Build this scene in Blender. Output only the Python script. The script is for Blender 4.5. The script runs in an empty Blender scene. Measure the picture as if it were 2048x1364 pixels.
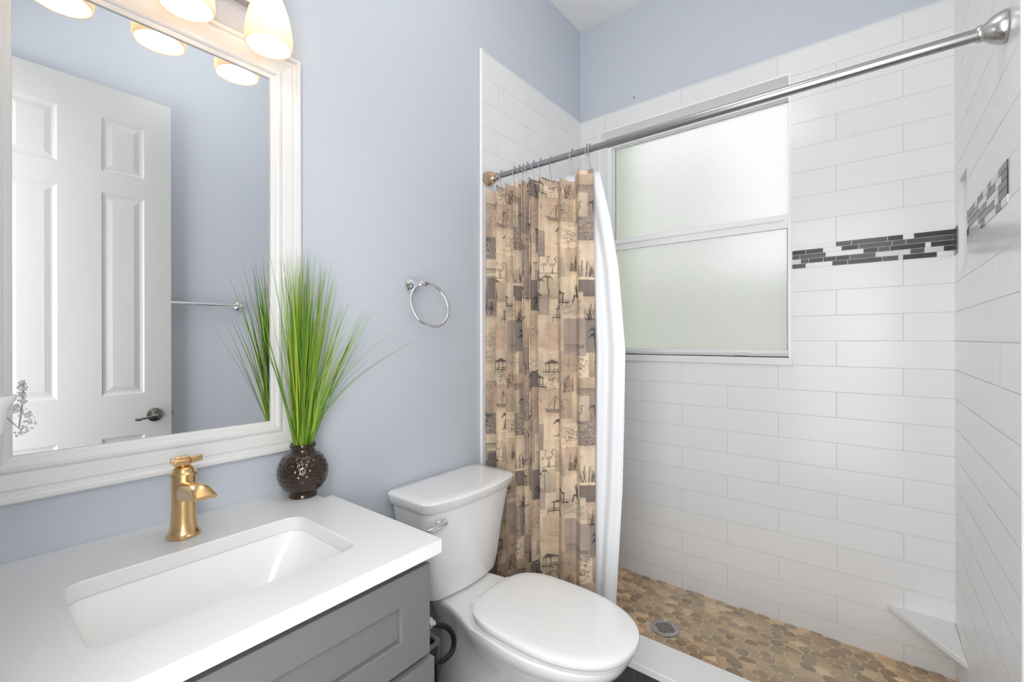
import bpy, bmesh, math, random
import numpy as np
from mathutils import Vector, Matrix
PI = math.pi
C = bpy.context.scene.collection
SC = bpy.context.scene
random.seed(7)

# ---------------------------------------------------------------- camera, world, lights
cam_d = bpy.data.cameras.new('camera'); cam = bpy.data.objects.new('camera', cam_d); C.objects.link(cam)
cam_d.sensor_width = 36.0; cam_d.lens = 905.0 / 2048 * 36.0
cam_d.shift_y = -(682 - 678) / 2048.0
cam_d.clip_start = 0.01
cam.matrix_world = (Matrix.Translation((0, 0, 1.25)) @ Matrix.Rotation(0.671 - PI / 2, 4, 'Z')
                    @ Matrix.Rotation(PI / 2, 4, 'X') @ Matrix.Rotation(-0.002, 4, 'Z'))
SC.camera = cam
SC.view_settings.view_transform = 'Standard'; SC.view_settings.look = 'None'
SC.view_settings.gamma = 1.0; SC.view_settings.use_curve_mapping = False
SC.view_settings.exposure = 0.37
w = bpy.data.worlds.new('sky'); SC.world = w; w.use_nodes = True
bg = w.node_tree.nodes['Background']; bg.inputs[0].default_value = (0.97, 0.985, 1.0, 1); bg.inputs[1].default_value = 1.15
SC.cycles.max_bounces = 12; SC.cycles.diffuse_bounces = 7; SC.cycles.glossy_bounces = 6
SC.cycles.transmission_bounces = 8; SC.cycles.sample_clamp_indirect = 6.0; SC.cycles.caustics_reflective = False

def area(name, loc, rot, size, sy, power, col, portal=False):
    d = bpy.data.lights.new(name, 'AREA'); d.shape = 'RECTANGLE'; d.size = size; d.size_y = sy; d.energy = power; d.color = col
    o = bpy.data.objects.new(name, d); C.objects.link(o); o.location = loc; o.rotation_euler = rot
    if portal: d.cycles.is_portal = True
    return o
LP = dict(ceil=6.2, hall=1.0, hall2=1.0, win=1.06, bulb=7.0, door_fill=17.5, soft=4.2, sun=15.0)
# the added, unseen ceiling lamp's light comes from its glowing globe (see ceiling_fill_light)
# two unseen fill lights added in the hallway behind the camera
area('hall_fill_back', (-1.50, 0.20, 1.35), (0, math.radians(-90), 0), 2.0, 1.2, LP['hall'], (1.0, 1.0, 1.0))
area('hall_fill_top', (-0.70, 0.30, 2.60), (0, 0, 0), 0.5, 0.5, LP['hall2'], (1.0, 0.98, 0.96))
# fill panel added across the doorway to brighten the low, camera-facing surfaces
area('doorway_fill', (-0.115, 0.17, 1.25), (0, math.radians(-90), 0), 2.2, 0.66, LP['door_fill'], (1.0, 1.0, 1.0))
# smaller fill light added beside the camera, turned to the vanity side
fl_o = area('vanity_fill', (-0.10, 0.06, 1.40), (0, 0, 0), 0.45, 0.7, LP['soft'], (1.0, 1.0, 1.0))
fl_o.rotation_euler = Vector((0.45, 0.85, -0.15)).to_track_quat('-Z', 'Y').to_euler()
bg.inputs[1].default_value = LP['win']

# ---------------------------------------------------------------- materials
def nmat(name):
    m = bpy.data.materials.new(name); m.use_nodes = True
    nt = m.node_tree; return m, nt, nt.nodes['Principled BSDF']
def mat(name, col, rough=0.5, metal=0.0, spec=0.5, noise=0.0, nscale=60.0, bump=0.0, coat=0.0):
    m, nt, b = nmat(name)
    b.inputs['Base Color'].default_value = (*col, 1); b.inputs['Roughness'].default_value = rough
    b.inputs['Metallic'].default_value = metal; b.inputs['Specular IOR Level'].default_value = spec
    b.inputs['Coat Weight'].default_value = coat; b.inputs['Coat Roughness'].default_value = 0.06
    tc = nt.nodes.new('ShaderNodeTexCoord'); n = nt.nodes.new('ShaderNodeTexNoise'); n.inputs['Scale'].default_value = nscale
    n.inputs['Detail'].default_value = 4
    nt.links.new(tc.outputs['Object'], n.inputs['Vector'])
    if noise > 0:
        mx = nt.nodes.new('ShaderNodeMix'); mx.data_type = 'RGBA'; mx.blend_type = 'MIX'
        mx.inputs[6].default_value = (*[c * (1 - noise) for c in col], 1); mx.inputs[7].default_value = (*[min(1, c * (1 + noise)) for c in col], 1)
        nt.links.new(n.outputs['Fac'], mx.inputs[0]); nt.links.new(mx.outputs[2], b.inputs['Base Color'])
    if bump > 0:
        bp = nt.nodes.new('ShaderNodeBump'); bp.inputs['Strength'].default_value = bump; bp.inputs['Distance'].default_value = 0.002
        nt.links.new(n.outputs['Fac'], bp.inputs['Height']); nt.links.new(bp.outputs['Normal'], b.inputs['Normal'])
    return m
M = {}
M['paint'] = mat('blue_grey_wall_paint', (0.575, 0.61, 0.67), 0.5, noise=0.012, nscale=3, bump=0.06, spec=0.2)
M['ceil'] = mat('ceiling_paint', (0.88, 0.87, 0.85), 0.8, noise=0.01, nscale=30, bump=0.1)
M['trimwhite'] = mat('white_gloss_paint', (0.90, 0.90, 0.895), 0.28, noise=0.008, nscale=10)
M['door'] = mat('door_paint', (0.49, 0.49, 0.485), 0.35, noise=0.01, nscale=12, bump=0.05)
M['frame'] = mat('mirror_frame_paint', (0.77, 0.76, 0.75), 0.28, noise=0.006, nscale=10)
M['quartz'] = mat('white_quartz', (0.77, 0.77, 0.765), 0.28, noise=0.012, nscale=180)
M['ceramic'] = mat('white_ceramic', (0.88, 0.88, 0.875), 0.09, noise=0.004, nscale=5, coat=0.3)
M['seat'] = mat('white_seat_plastic', (0.88, 0.88, 0.875), 0.14, noise=0.004, nscale=5)
M['basin'] = mat('basin_ceramic', (0.86, 0.85, 0.84), 0.12, noise=0.004, nscale=5, coat=0.2)
M['cab'] = mat('grey_cabinet_paint', (0.165, 0.163, 0.16), 0.42, noise=0.02, nscale=25)
M['chrome'] = mat('chrome', (0.86, 0.87, 0.88), 0.09, metal=1, noise=0.01, nscale=20)
M['nickel'] = mat('brushed_nickel', (0.55, 0.54, 0.52), 0.26, metal=1, noise=0.05, nscale=120)
M['rodsteel'] = mat('rod_steel', (0.40, 0.40, 0.395), 0.30, metal=1, noise=0.03, nscale=90)
M['bronze'] = mat('copper_bronze_finish', (0.66, 0.47, 0.33), 0.2, metal=1, noise=0.06, nscale=60)
M['darknickel'] = mat('antique_nickel', (0.22, 0.215, 0.20), 0.22, metal=1, noise=0.1, nscale=50)
M['gold'] = mat('brushed_gold', (0.80, 0.54, 0.27), 0.27, metal=1, noise=0.04, nscale=140, bump=0.03)
M['black'] = mat('black_rubber', (0.012, 0.012, 0.013), 0.45, noise=0.1)
M['bin'] = mat('dark_grey_plastic', (0.035, 0.035, 0.037), 0.4, noise=0.05)
M['binrim'] = mat('light_grey_plastic', (0.30, 0.30, 0.30), 0.35, noise=0.03)
M['liner'] = mat('white_liner_vinyl', (0.83, 0.84, 0.86), 0.4, noise=0.01, nscale=8, bump=0.1)
M['alum'] = mat('white_aluminium', (0.88, 0.885, 0.885), 0.35, noise=0.01)
M['gasket'] = mat('grey_gasket', (0.28, 0.28, 0.27), 0.6, noise=0.05)
M['soil'] = mat('dry_moss', (0.30, 0.17, 0.07), 0.9, noise=0.5, nscale=300, bump=1.0)
M['vase'] = mat('bronze_glaze', (0.050, 0.028, 0.018), 0.11, metal=0.7, noise=0.35, nscale=14, coat=0.8)
M['petal'] = mat('frosted_leaf', (0.58, 0.555, 0.54), 0.5, noise=0.2, nscale=200)
M['twig'] = mat('grey_twig', (0.36, 0.34, 0.32), 0.7, noise=0.2, nscale=200)
M['hedge'] = mat('hedge_green', (0.30, 0.36, 0.16), 0.8, noise=0.5, nscale=12)
M['fence'] = mat('weathered_fence', (0.66, 0.67, 0.62), 0.8, noise=0.1, nscale=8)
M['stucco'] = mat('neighbour_stucco', (0.86, 0.86, 0.85), 0.9, noise=0.03, nscale=30)
M['asphalt'] = mat('drain_dark', (0.01, 0.01, 0.01), 0.9, noise=0.05)

def math_node(nt, op, a, b=None, c=None):
    n = nt.nodes.new('ShaderNodeMath'); n.operation = op
    for i, v in enumerate((a, b, c)):
        if v is None: continue
        if isinstance(v, (int, float)): n.inputs[i].default_value = v
        else: nt.links.new(v, n.inputs[i])
    return n.outputs[0]
P_, R_ = 0.408, 0.1032
def tile_mat(name, axis, origin):
    """4x16 inch glossy white tile in running bond; rows keyed to z, joints along axis."""
    m, nt, b = nmat(name)
    tc = nt.nodes.new('ShaderNodeTexCoord'); sp = nt.nodes.new('ShaderNodeSeparateXYZ'); nt.links.new(tc.outputs['Object'], sp.inputs[0])
    z = sp.outputs['Z']
    high = math_node(nt, 'GREATER_THAN', z, 1.594)
    z2 = math_node(nt, 'SUBTRACT', z, math_node(nt, 'MULTIPLY', high, 0.088))
    z3 = math_node(nt, 'ADD', z2, -1.24 + 40 * R_)
    u = math_node(nt, 'ADD', sp.outputs[axis], -origin + 40 * P_)
    cb = nt.nodes.new('ShaderNodeCombineXYZ'); nt.links.new(u, cb.inputs[0]); nt.links.new(z3, cb.inputs[1])
    br = nt.nodes.new('ShaderNodeTexBrick'); nt.links.new(cb.outputs[0], br.inputs['Vector'])
    br.offset = 0.5; br.offset_frequency = 2; br.squash = 1.0
    br.inputs['Scale'].default_value = 1.0; br.inputs['Mortar Size'].default_value = 0.0013
    br.inputs['Mortar Smooth'].default_value = 0.25; br.inputs['Bias'].default_value = 0
    br.inputs['Brick Width'].default_value = P_; br.inputs['Row Height'].default_value = R_
    br.inputs['Color1'].default_value = (0.785, 0.785, 0.785, 1); br.inputs['Color2'].default_value = (0.805, 0.804, 0.803, 1)
    br.inputs['Mortar'].default_value = (0.60, 0.59, 0.575, 1)
    nt.links.new(br.outputs['Color'], b.inputs['Base Color'])
    n = nt.nodes.new('ShaderNodeTexNoise'); n.inputs['Scale'].default_value = 7; nt.links.new(tc.outputs['Object'], n.inputs['Vector'])
    h = math_node(nt, 'SUBTRACT', math_node(nt, 'MULTIPLY', n.outputs['Fac'], 0.35), br.outputs['Fac'])
    bp = nt.nodes.new('ShaderNodeBump'); bp.inputs['Strength'].default_value = 0.30; bp.inputs['Distance'].default_value = 0.0015
    nt.links.new(h, bp.inputs['Height']); nt.links.new(bp.outputs['Normal'], b.inputs['Normal'])
    nt.links.new(math_node(nt, 'MULTIPLY_ADD', br.outputs['Fac'], 0.5, 0.20), b.inputs['Roughness']); b.inputs['Specular IOR Level'].default_value = 0.3
    return m
M['tile_y'] = tile_mat('white_subway_tile_window_wall', 'Y', 0.11)
M['tile_x'] = tile_mat('white_subway_tile_side_walls', 'X', 1.519)

def plank_mat():
    m, nt, b = nmat('dark_grey_plank_tile')
    tc = nt.nodes.new('ShaderNodeTexCoord'); br = nt.nodes.new('ShaderNodeTexBrick'); nt.links.new(tc.outputs['Object'], br.inputs['Vector'])
    br.inputs['Scale'].default_value = 1; br.inputs['Brick Width'].default_value = 0.9; br.inputs['Row Height'].default_value = 0.15
    br.inputs['Mortar Size'].default_value = 0.002
    br.inputs['Color1'].default_value = (0.085, 0.085, 0.088, 1); br.inputs['Color2'].default_value = (0.11, 0.108, 0.108, 1); br.inputs['Mortar'].default_value = (0.06, 0.06, 0.06, 1)
    n = nt.nodes.new('ShaderNodeTexNoise'); n.inputs['Scale'].default_value = 4; n.inputs['Detail'].default_value = 8
    mp = nt.nodes.new('ShaderNodeMapping'); mp.inputs['Scale'].default_value = (1, 12, 1); nt.links.new(tc.outputs['Object'], mp.inputs[0]); nt.links.new(mp.outputs[0], n.inputs['Vector'])
    mx = nt.nodes.new('ShaderNodeMix'); mx.data_type = 'RGBA'; mx.blend_type = 'MULTIPLY'; mx.inputs[0].default_value = 0.5
    nt.links.new(br.outputs['Color'], mx.inputs[6]); nt.links.new(n.outputs['Color'], mx.inputs[7]); nt.links.new(mx.outputs[2], b.inputs['Base Color'])
    b.inputs['Roughness'].default_value = 0.4
    return m
M['plank'] = plank_mat()

def attr_mat(name, rough, bump_scale=0, bump=0.2, sheen=0, transl=0.0):
    m, nt, b = nmat(name)
    a = nt.nodes.new('ShaderNodeAttribute'); a.attribute_name = 'Col'
    nt.links.new(a.outputs['Color'], b.inputs['Base Color']); b.inputs['Roughness'].default_value = rough
    if bump_scale:
        tc = nt.nodes.new('ShaderNodeTexCoord'); n = nt.nodes.new('ShaderNodeTexNoise'); n.inputs['Scale'].default_value = bump_scale; n.inputs['Detail'].default_value = 5
        nt.links.new(tc.outputs['Object'], n.inputs['Vector'])
        bp = nt.nodes.new('ShaderNodeBump'); bp.inputs['Strength'].default_value = bump; bp.inputs['Distance'].default_value = 0.003
        nt.links.new(n.outputs['Fac'], bp.inputs['Height']); nt.links.new(bp.outputs['Normal'], b.inputs['Normal'])
        mx = nt.nodes.new('ShaderNodeMix'); mx.data_type = 'RGBA'; mx.blend_type = 'OVERLAY'; mx.inputs[0].default_value = 0.2
        nt.links.new(a.outputs['Color'], mx.inputs[6]); nt.links.new(n.outputs['Color'], mx.inputs[7])
        bw = nt.nodes.new('ShaderNodeRGBToBW'); nt.links.new(n.outputs['Color'], bw.inputs[0]); nt.links.new(bw.outputs[0], mx.inputs[7])
        nt.links.new(mx.outputs[2], b.inputs['Base Color'])
    if transl:
        t = nt.nodes.new('ShaderNodeBsdfTranslucent'); nt.links.new(a.outputs['Color'], t.inputs[0])
        ms = nt.nodes.new('ShaderNodeMixShader'); ms.inputs[0].default_value = transl
        nt.links.new(b.outputs[0], ms.inputs[1]); nt.links.new(t.outputs[0], ms.inputs[2])
        nt.links.new(ms.outputs[0], nt.nodes['Material Output'].inputs['Surface'])
    return m
M['pebble'] = attr_mat('river_pebble_stone', 0.42, 45, 0.35)
M['mosaic'] = attr_mat('glass_strip_mosaic', 0.22)
M['mosaic'].node_tree.nodes['Principled BSDF'].inputs['Specular IOR Level'].default_value = 0.25
M['cloth'] = attr_mat('printed_curtain_cloth', 0.75, transl=0.22)
M['grout'] = mat('tan_grout', (0.66, 0.52, 0.37), 0.85, noise=0.15, nscale=60, bump=0.3)

def grass_mat():
    m, nt, b = nmat('grass_blade')
    g = nt.nodes.new('ShaderNodeNewGeometry'); cr = nt.nodes.new('ShaderNodeValToRGB'); nt.links.new(g.outputs['Random Per Island'], cr.inputs[0])
    e = cr.color_ramp.elements; e[0].position = 0; e[0].color = (0.07, 0.17, 0.02, 1); e[1].position = 1; e[1].color = (0.66, 0.76, 0.05, 1)
    for p, c in ((0.25, (0.16, 0.33, 0.035, 1)), (0.55, (0.27, 0.47, 0.05, 1)), (0.8, (0.42, 0.60, 0.06, 1))):
        x = e.new(p); x.color = c
    tc = nt.nodes.new('ShaderNodeTexCoord'); sp = nt.nodes.new('ShaderNodeSeparateXYZ'); nt.links.new(tc.outputs['Object'], sp.inputs[0])
    mr = nt.nodes.new('ShaderNodeMapRange'); mr.inputs[1].default_value = 1.30; mr.inputs[2].default_value = 1.50
    nt.links.new(sp.outputs['Z'], mr.inputs[0])
    mx = nt.nodes.new('ShaderNodeMix'); mx.data_type = 'RGBA'; mx.inputs[7].default_value = (0.26, 0.36, 0.18, 1)
    nt.links.new(math_node(nt, 'MULTIPLY', mr.outputs[0], 0.7), mx.inputs[0]); nt.links.new(cr.outputs[0], mx.inputs[6])
    nt.links.new(mx.outputs[2], b.inputs['Base Color']); b.inputs['Roughness'].default_value = 0.4
    t = nt.nodes.new('ShaderNodeBsdfTranslucent'); nt.links.new(mx.outputs[2], t.inputs[0])
    ms = nt.nodes.new('ShaderNodeMixShader'); ms.inputs[0].default_value = 0.35
    nt.links.new(b.outputs[0], ms.inputs[1]); nt.links.new(t.outputs[0], ms.inputs[2])
    nt.links.new(ms.outputs[0], nt.nodes['Material Output'].inputs['Surface'])
    return m
M['grass'] = grass_mat()

def frosted_mat():
    m, nt, b = nmat('obscure_window_glass')
    tc = nt.nodes.new('ShaderNodeTexCoord')
    n = nt.nodes.new('ShaderNodeTexNoise'); n.inputs['Scale'].default_value = 130; n.inputs['Detail'].default_value = 3
    nt.links.new(tc.outputs['Object'], n.inputs['Vector'])
    bp = nt.nodes.new('ShaderNodeBump'); bp.inputs['Strength'].default_value = 0.55; bp.inputs['Distance'].default_value = 0.004
    nt.links.new(n.outputs['Fac'], bp.inputs['Height'])
    b.inputs['Base Color'].default_value = (0.97, 0.97, 0.97, 1); b.inputs['Transmission Weight'].default_value = 1.0
    b.inputs['Roughness'].default_value = 0.27; b.inputs['IOR'].default_value = 1.25
    nt.links.new(bp.outputs['Normal'], b.inputs['Normal'])
    t = nt.nodes.new('ShaderNodeBsdfTranslucent'); t.inputs[0].default_value = (0.93, 0.93, 0.93, 1)
    ms = nt.nodes.new('ShaderNodeMixShader'); ms.inputs[0].default_value = 0.30
    nt.links.new(b.outputs[0], ms.inputs[1]); nt.links.new(t.outputs[0], ms.inputs[2])
    nt.links.new(ms.outputs[0], nt.nodes['Material Output'].inputs['Surface'])
    return m
M['frost'] = frosted_mat()
def mirror_mat():
    m, nt, b = nmat('silvered_mirror')
    b.inputs['Base Color'].default_value = (0.90, 0.91, 0.91, 1); b.inputs['Metallic'].default_value = 1.0
    tc = nt.nodes.new('ShaderNodeTexCoord'); n = nt.nodes.new('ShaderNodeTexNoise'); n.inputs['Scale'].default_value = 25; n.inputs['Detail'].default_value = 6
    nt.links.new(tc.outputs['Object'], n.inputs['Vector'])
    mr = nt.nodes.new('ShaderNodeMapRange'); mr.inputs[1].default_value = 0.66; mr.inputs[2].default_value = 0.75; mr.inputs[3].default_value = 0.003; mr.inputs[4].default_value = 0.12
    nt.links.new(n.outputs['Fac'], mr.inputs[0]); nt.links.new(mr.outputs[0], b.inputs['Roughness'])
    return m
M['mirror'] = mirror_mat()
def shade_mat():
    m, nt, b = nmat('milk_glass_shade')
    b.inputs['Base Color'].default_value = (0.92, 0.88, 0.82, 1); b.inputs['Roughness'].default_value = 0.2
    t = nt.nodes.new('ShaderNodeBsdfTranslucent'); t.inputs[0].default_value = (0.92, 0.80, 0.64, 1)
    ms = nt.nodes.new('ShaderNodeMixShader'); ms.inputs[0].default_value = 0.5
    nt.links.new(b.outputs[0], ms.inputs[1]); nt.links.new(t.outputs[0], ms.inputs[2])
    nt.links.new(ms.outputs[0], nt.nodes['Material Output'].inputs['Surface'])
    return m
M['shade'] = shade_mat()
def emit_mat(name, col, s):
    m, nt, b = nmat(name); b.inputs['Base Color'].default_value = (0.9, 0.9, 0.88, 1)
    b.inputs['Emission Color'].default_value = (*col, 1); b.inputs['Emission Strength'].default_value = s
    return m
M['bulb'] = emit_mat('glowing_bulb', (1.0, 0.88, 0.72), LP['bulb'])
M['fillglobe'] = emit_mat('glowing_fill_globe', (1.0, 0.985, 0.965), LP['ceil'] / (4 * PI * PI * 0.15 ** 2))  # glow of the added ceiling globe

# ---------------------------------------------------------------- mesh helpers
def link(name, bm, m, parent=None, smooth=False, bevel=0, subsurf=0, seg=2):
    bmesh.ops.recalc_face_normals(bm, faces=bm.faces)
    me = bpy.data.meshes.new(name); bm.to_mesh(me); bm.free()
    me.materials.append(M[m] if isinstance(m, str) else m)
    o = bpy.data.objects.new(name, me); C.objects.link(o)
    if smooth:
        me.polygons.foreach_set('use_smooth', [True] * len(me.polygons))
        me.set_sharp_from_angle(angle=math.radians(40 if not subsurf else 180))
    if bevel:
        bv = o.modifiers.new('bevel', 'BEVEL'); bv.width = bevel; bv.segments = seg; bv.limit_method = 'ANGLE'; bv.angle_limit = math.radians(35); bv.harden_normals = False
        me.polygons.foreach_set('use_smooth', [True] * len(me.polygons)); me.set_sharp_from_angle(angle=math.radians(40))
    if subsurf:
        s = o.modifiers.new('sub', 'SUBSURF'); s.levels = subsurf; s.render_levels = subsurf
    if parent is not None:
        o.parent = parent; o.matrix_parent_inverse = Matrix.Translation(parent.location).inverted()
    return o
def tag(o, label, cat, group=None):
    o['label'] = label; o['category'] = cat
    if group: o['group'] = group
    return o
def struct(o, label=None):
    o['kind'] = 'structure'
    if label: o['label'] = label
    return o
def thing(name, label, cat, loc, group=None):
    o = bpy.data.objects.new(name, None); o.empty_display_size = 0.05; C.objects.link(o); o.location = loc
    return tag(o, label, cat, group)
def box(bm, x0, x1, y0, y1, z0, z1):
    v = [bm.verts.new(p) for p in ((x0, y0, z0), (x1, y0, z0), (x1, y1, z0), (x0, y1, z0), (x0, y0, z1), (x1, y0, z1), (x1, y1, z1), (x0, y1, z1))]
    for f in ((0, 3, 2, 1), (4, 5, 6, 7), (0, 1, 5, 4), (1, 2, 6, 5), (2, 3, 7, 6), (3, 0, 4, 7)): bm.faces.new([v[i] for i in f])
    return bm
def bx(*a): return box(bmesh.new(), *a)
def slab(outer, holes, fn, a0, a1, bm=None):
    """prism of a 2-D outline with holes; fn(u, v, a) -> point."""
    bm = bm or bmesh.new()
    for a in (a0, a1):
        ed = []
        for lp in [outer] + holes:
            vs = [bm.verts.new(fn(u, v, a)) for u, v in lp]
            ed += [bm.edges.new((vs[i], vs[(i + 1) % len(vs)])) for i in range(len(vs))]
        bmesh.ops.triangle_fill(bm, use_beauty=True, use_dissolve=False, edges=ed)
    for lp in [outer] + holes:
        n = len(lp)
        A = [bm.verts.new(fn(u, v, a0)) for u, v in lp]; B = [bm.verts.new(fn(u, v, a1)) for u, v in lp]
        for i in range(n): bm.faces.new((A[i], A[(i + 1) % n], B[(i + 1) % n], B[i]))
    bmesh.ops.remove_doubles(bm, verts=bm.verts, dist=1e-5)
    return bm
def rect(u0, u1, v0, v1): return [(u0, v0), (u1, v0), (u1, v1), (u0, v1)]
def rrect(u0, u1, v0, v1, r, n=6):
    out = []
    for cx, cy, a in ((u1 - r, v0 + r, -PI / 2), (u1 - r, v1 - r, 0), (u0 + r, v1 - r, PI / 2), (u0 + r, v0 + r, PI)):
        for i in range(n + 1): t = a + PI / 2 * i / n; out.append((cx + r * math.cos(t), cy + r * math.sin(t)))
    return out
def loft(rings, cap0=True, cap1=True, bm=None, closed=True):
    bm = bm or bmesh.new(); V = [[bm.verts.new(p) for p in r] for r in rings]; n = len(rings[0])
    for a, b in zip(V, V[1:]):
        for i in range(n if closed else n - 1): bm.faces.new((a[i], a[(i + 1) % n], b[(i + 1) % n], b[i]))
    if cap0: bm.faces.new(V[0][::-1])
    if cap1: bm.faces.new(V[-1])
    return bm
def lathe(prof, c, n=32, axis='Z', bm=None, sx=1, sy=1, cap0=True, cap1=True):
    rings = []
    for r, h in prof:
        ring = []
        for i in range(n):
            t = 2 * PI * i / n; a, b = r * math.cos(t) * sx, r * math.sin(t) * sy
            ring.append({'Z': (c[0] + a, c[1] + b, c[2] + h), 'Y': (c[0] + a, c[1] + h, c[2] + b), 'X': (c[0] + h, c[1] + a, c[2] + b)}[axis])
        rings.append(ring)
    return loft(rings, cap0, cap1, bm)
def tube(path, rad, n=12, bm=None, closed=False):
    P = [Vector(p) for p in path]; k = len(P); R = rad if isinstance(rad, (list, tuple)) else [rad] * k
    rings = []; up = None
    for i in range(k):
        if closed: t = (P[(i + 1) % k] - P[i - 1]).normalized()
        else: t = (P[min(i + 1, k - 1)] - P[max(i - 1, 0)]).normalized()
        if up is None: up = Vector((0, 0, 1)) if abs(t.z) < 0.9 else Vector((1, 0, 0))
        s = t.cross(up).normalized(); up = s.cross(t).normalized()
        rings.append([P[i] + (s * math.cos(2 * PI * j / n) + up * math.sin(2 * PI * j / n)) * R[i] for j in range(n)])
    if closed: return loft(rings + [rings[0]], False, False, bm)
    return loft(rings, True, True, bm)
def set_cols(me, cols):
    a = me.color_attributes.new('Col', 'FLOAT_COLOR', 'POINT'); a.data.foreach_set('color', np.asarray(cols, dtype=np.float32).ravel())

# ---------------------------------------------------------------- room shell
WL, WB, WR, WF, CZ, PAN = 1.288, 2.24, -0.233, -0.02, 2.987, 0.035   # left (mirror) wall, window wall, right wall, doorway wall, ceiling, shower floor
TK = 0.008
# painted walls lie a tile's thickness behind the tiled face inside the shower
struct(link('floor', bx(-1.6, 1.40, WR - 0.6, WL + 0.1, -0.08, 0.0), 'plank'), 'dark grey plank tile floor')
struct(link('ceiling', bx(-0.12, WB + 0.25, WR - 0.12, WL + 0.12, CZ, CZ + 0.1), 'ceil'), 'white ceiling')
struct(link('wall_left', bx(-0.12, WB + 0.25, WL, WL + 0.12, -0.08, CZ), 'paint'), 'pale blue-grey wall behind mirror and toilet')
WO = (0.268, 1.165, 1.168, 2.377)   # window opening y0 y1 z0 z1
struct(link('wall_back', slab(rect(WR - 0.12, WL, -0.08, CZ), [rect(*WO)], lambda u, v, a: (a, u, v), WB + TK, WB + 0.16), 'paint'), 'pale blue wall around the shower window')
NI = (1.975, 2.147, 1.468, 1.786)
struct(link('wall_right', slab(rect(-0.12, WB + TK, -0.08, CZ), [rect(*NI)], lambda u, v, a: (u, a, v), WR - TK, WR - 0.12), 'paint'), 'pale blue wall on the right')
DO = (-0.172, 0.52, -0.08, 2.42)
struct(link('wall_front', slab(rect(WR - 0.12, WL, -0.08, CZ), [rect(-0.172, 0.52, -0.079, 2.42)], lambda u, v, a: (a, u, v), WF - 0.10, WF), 'paint'), 'wall with the open doorway beside the vanity')
b = bmesh.new()
box(b, -1.70, -1.60, WR - 0.6, WL + 0.1, -0.08, 2.75); box(b, -1.6, WF - 0.10, WL, WL + 0.1, -0.08, 2.75); box(b, -1.6, WF - 0.10, WR - 0.6, WR - 0.5, -0.08, 2.75)
struct(link('wall_hall', b, 'ceil'), 'off-white hallway walls behind the doorway')
struct(link('ceiling_hall', bx(-1.7, WF - 0.10, WR - 0.6, WL + 0.1, 2.75, 2.85), 'ceil'), 'hallway ceiling')
# tile cladding of the shower
ZT = 2.468
struct(link('wall_back_tile', slab(rect(WR, WL, PAN - 0.03, ZT), [rect(*WO)], lambda u, v, a: (a, u, v), WB, WB + TK), 'tile_y'), 'white glossy subway tile below and around the window')
struct(link('wall_left_tile', slab(rect(1.418, WB, PAN - 0.03, ZT), [], lambda u, v, a: (u, a, v), WL - TK, WL), 'tile_x'), 'white subway tile behind the curtain')
struct(link('wall_right_tile', slab(rect(1.335, WB, PAN - 0.03, ZT), [rect(*NI)], lambda u, v, a: (u, a, v), WR, WR - TK), 'tile_x'), 'white subway tile on the right shower wall')
b = bmesh.new()   # vertical bullnose at the outer end of both tiled walls
box(b, 1.403, 1.418, WL - 0.011, WL, 0.0, ZT + 0.004)
struct(link('trim_1', b, 'trimwhite', bevel=0.004), 'white bullnose edge of the tiled shower wall')
b = bmesh.new(); box(b, 1.327, 1.335, WR - TK, WR + 0.0005, 0.0, ZT + 0.004)
struct(link('trim_2', b, 'trimwhite', bevel=0.002), 'white bullnose edge of right shower wall')
# niche lining
b = bmesh.new(); x0, x1, z0, z1 = NI
box(b, x0, x1, WR - 0.098, WR - 0.090, z0, z1); box(b, x0, x0 + 0.006, WR - 0.09, WR, z0, z1); box(b, x1 - 0.006, x1, WR - 0.09, WR, z0, z1)
box(b, x0 + 0.006, x1 - 0.006, WR - 0.09, WR, z0, z0 + 0.006); box(b, x0 + 0.006, x1 - 0.006, WR - 0.09, WR, z1 - 0.006, z1)
struct(link('wall_right_niche', b, 'quartz'), 'white recessed shower niche')
# door jamb of the doorway beside the camera
b = bmesh.new()
box(b, WF - 0.10, WF, 0.505, 0.52, 0, 2.42); box(b, WF - 0.10, WF, -0.172, -0.165, 0, 2.42); box(b, WF - 0.10, WF, -0.165, 0.505, 2.41, 2.42)
struct(link('trim_3', b, 'trimwhite'), 'white door jamb')
struct(link('baseboard_left', bx(0.66, 1.40, WL - 0.014, WL, 0, 0.11), 'trimwhite', bevel=0.004), 'white baseboard behind the toilet')
# curb
b = bx(1.40, 1.548, WR, WL - TK, 0.172, 0.196)
struct(link('trim_4', b, 'quartz', bevel=0.003), 'white stone cap of the shower curb')
struct(link('trim_5', bx(1.412, 1.536, WR, WL - TK, -0.05, 0.172), 'plank'), 'dark tiled face of the shower curb')

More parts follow.
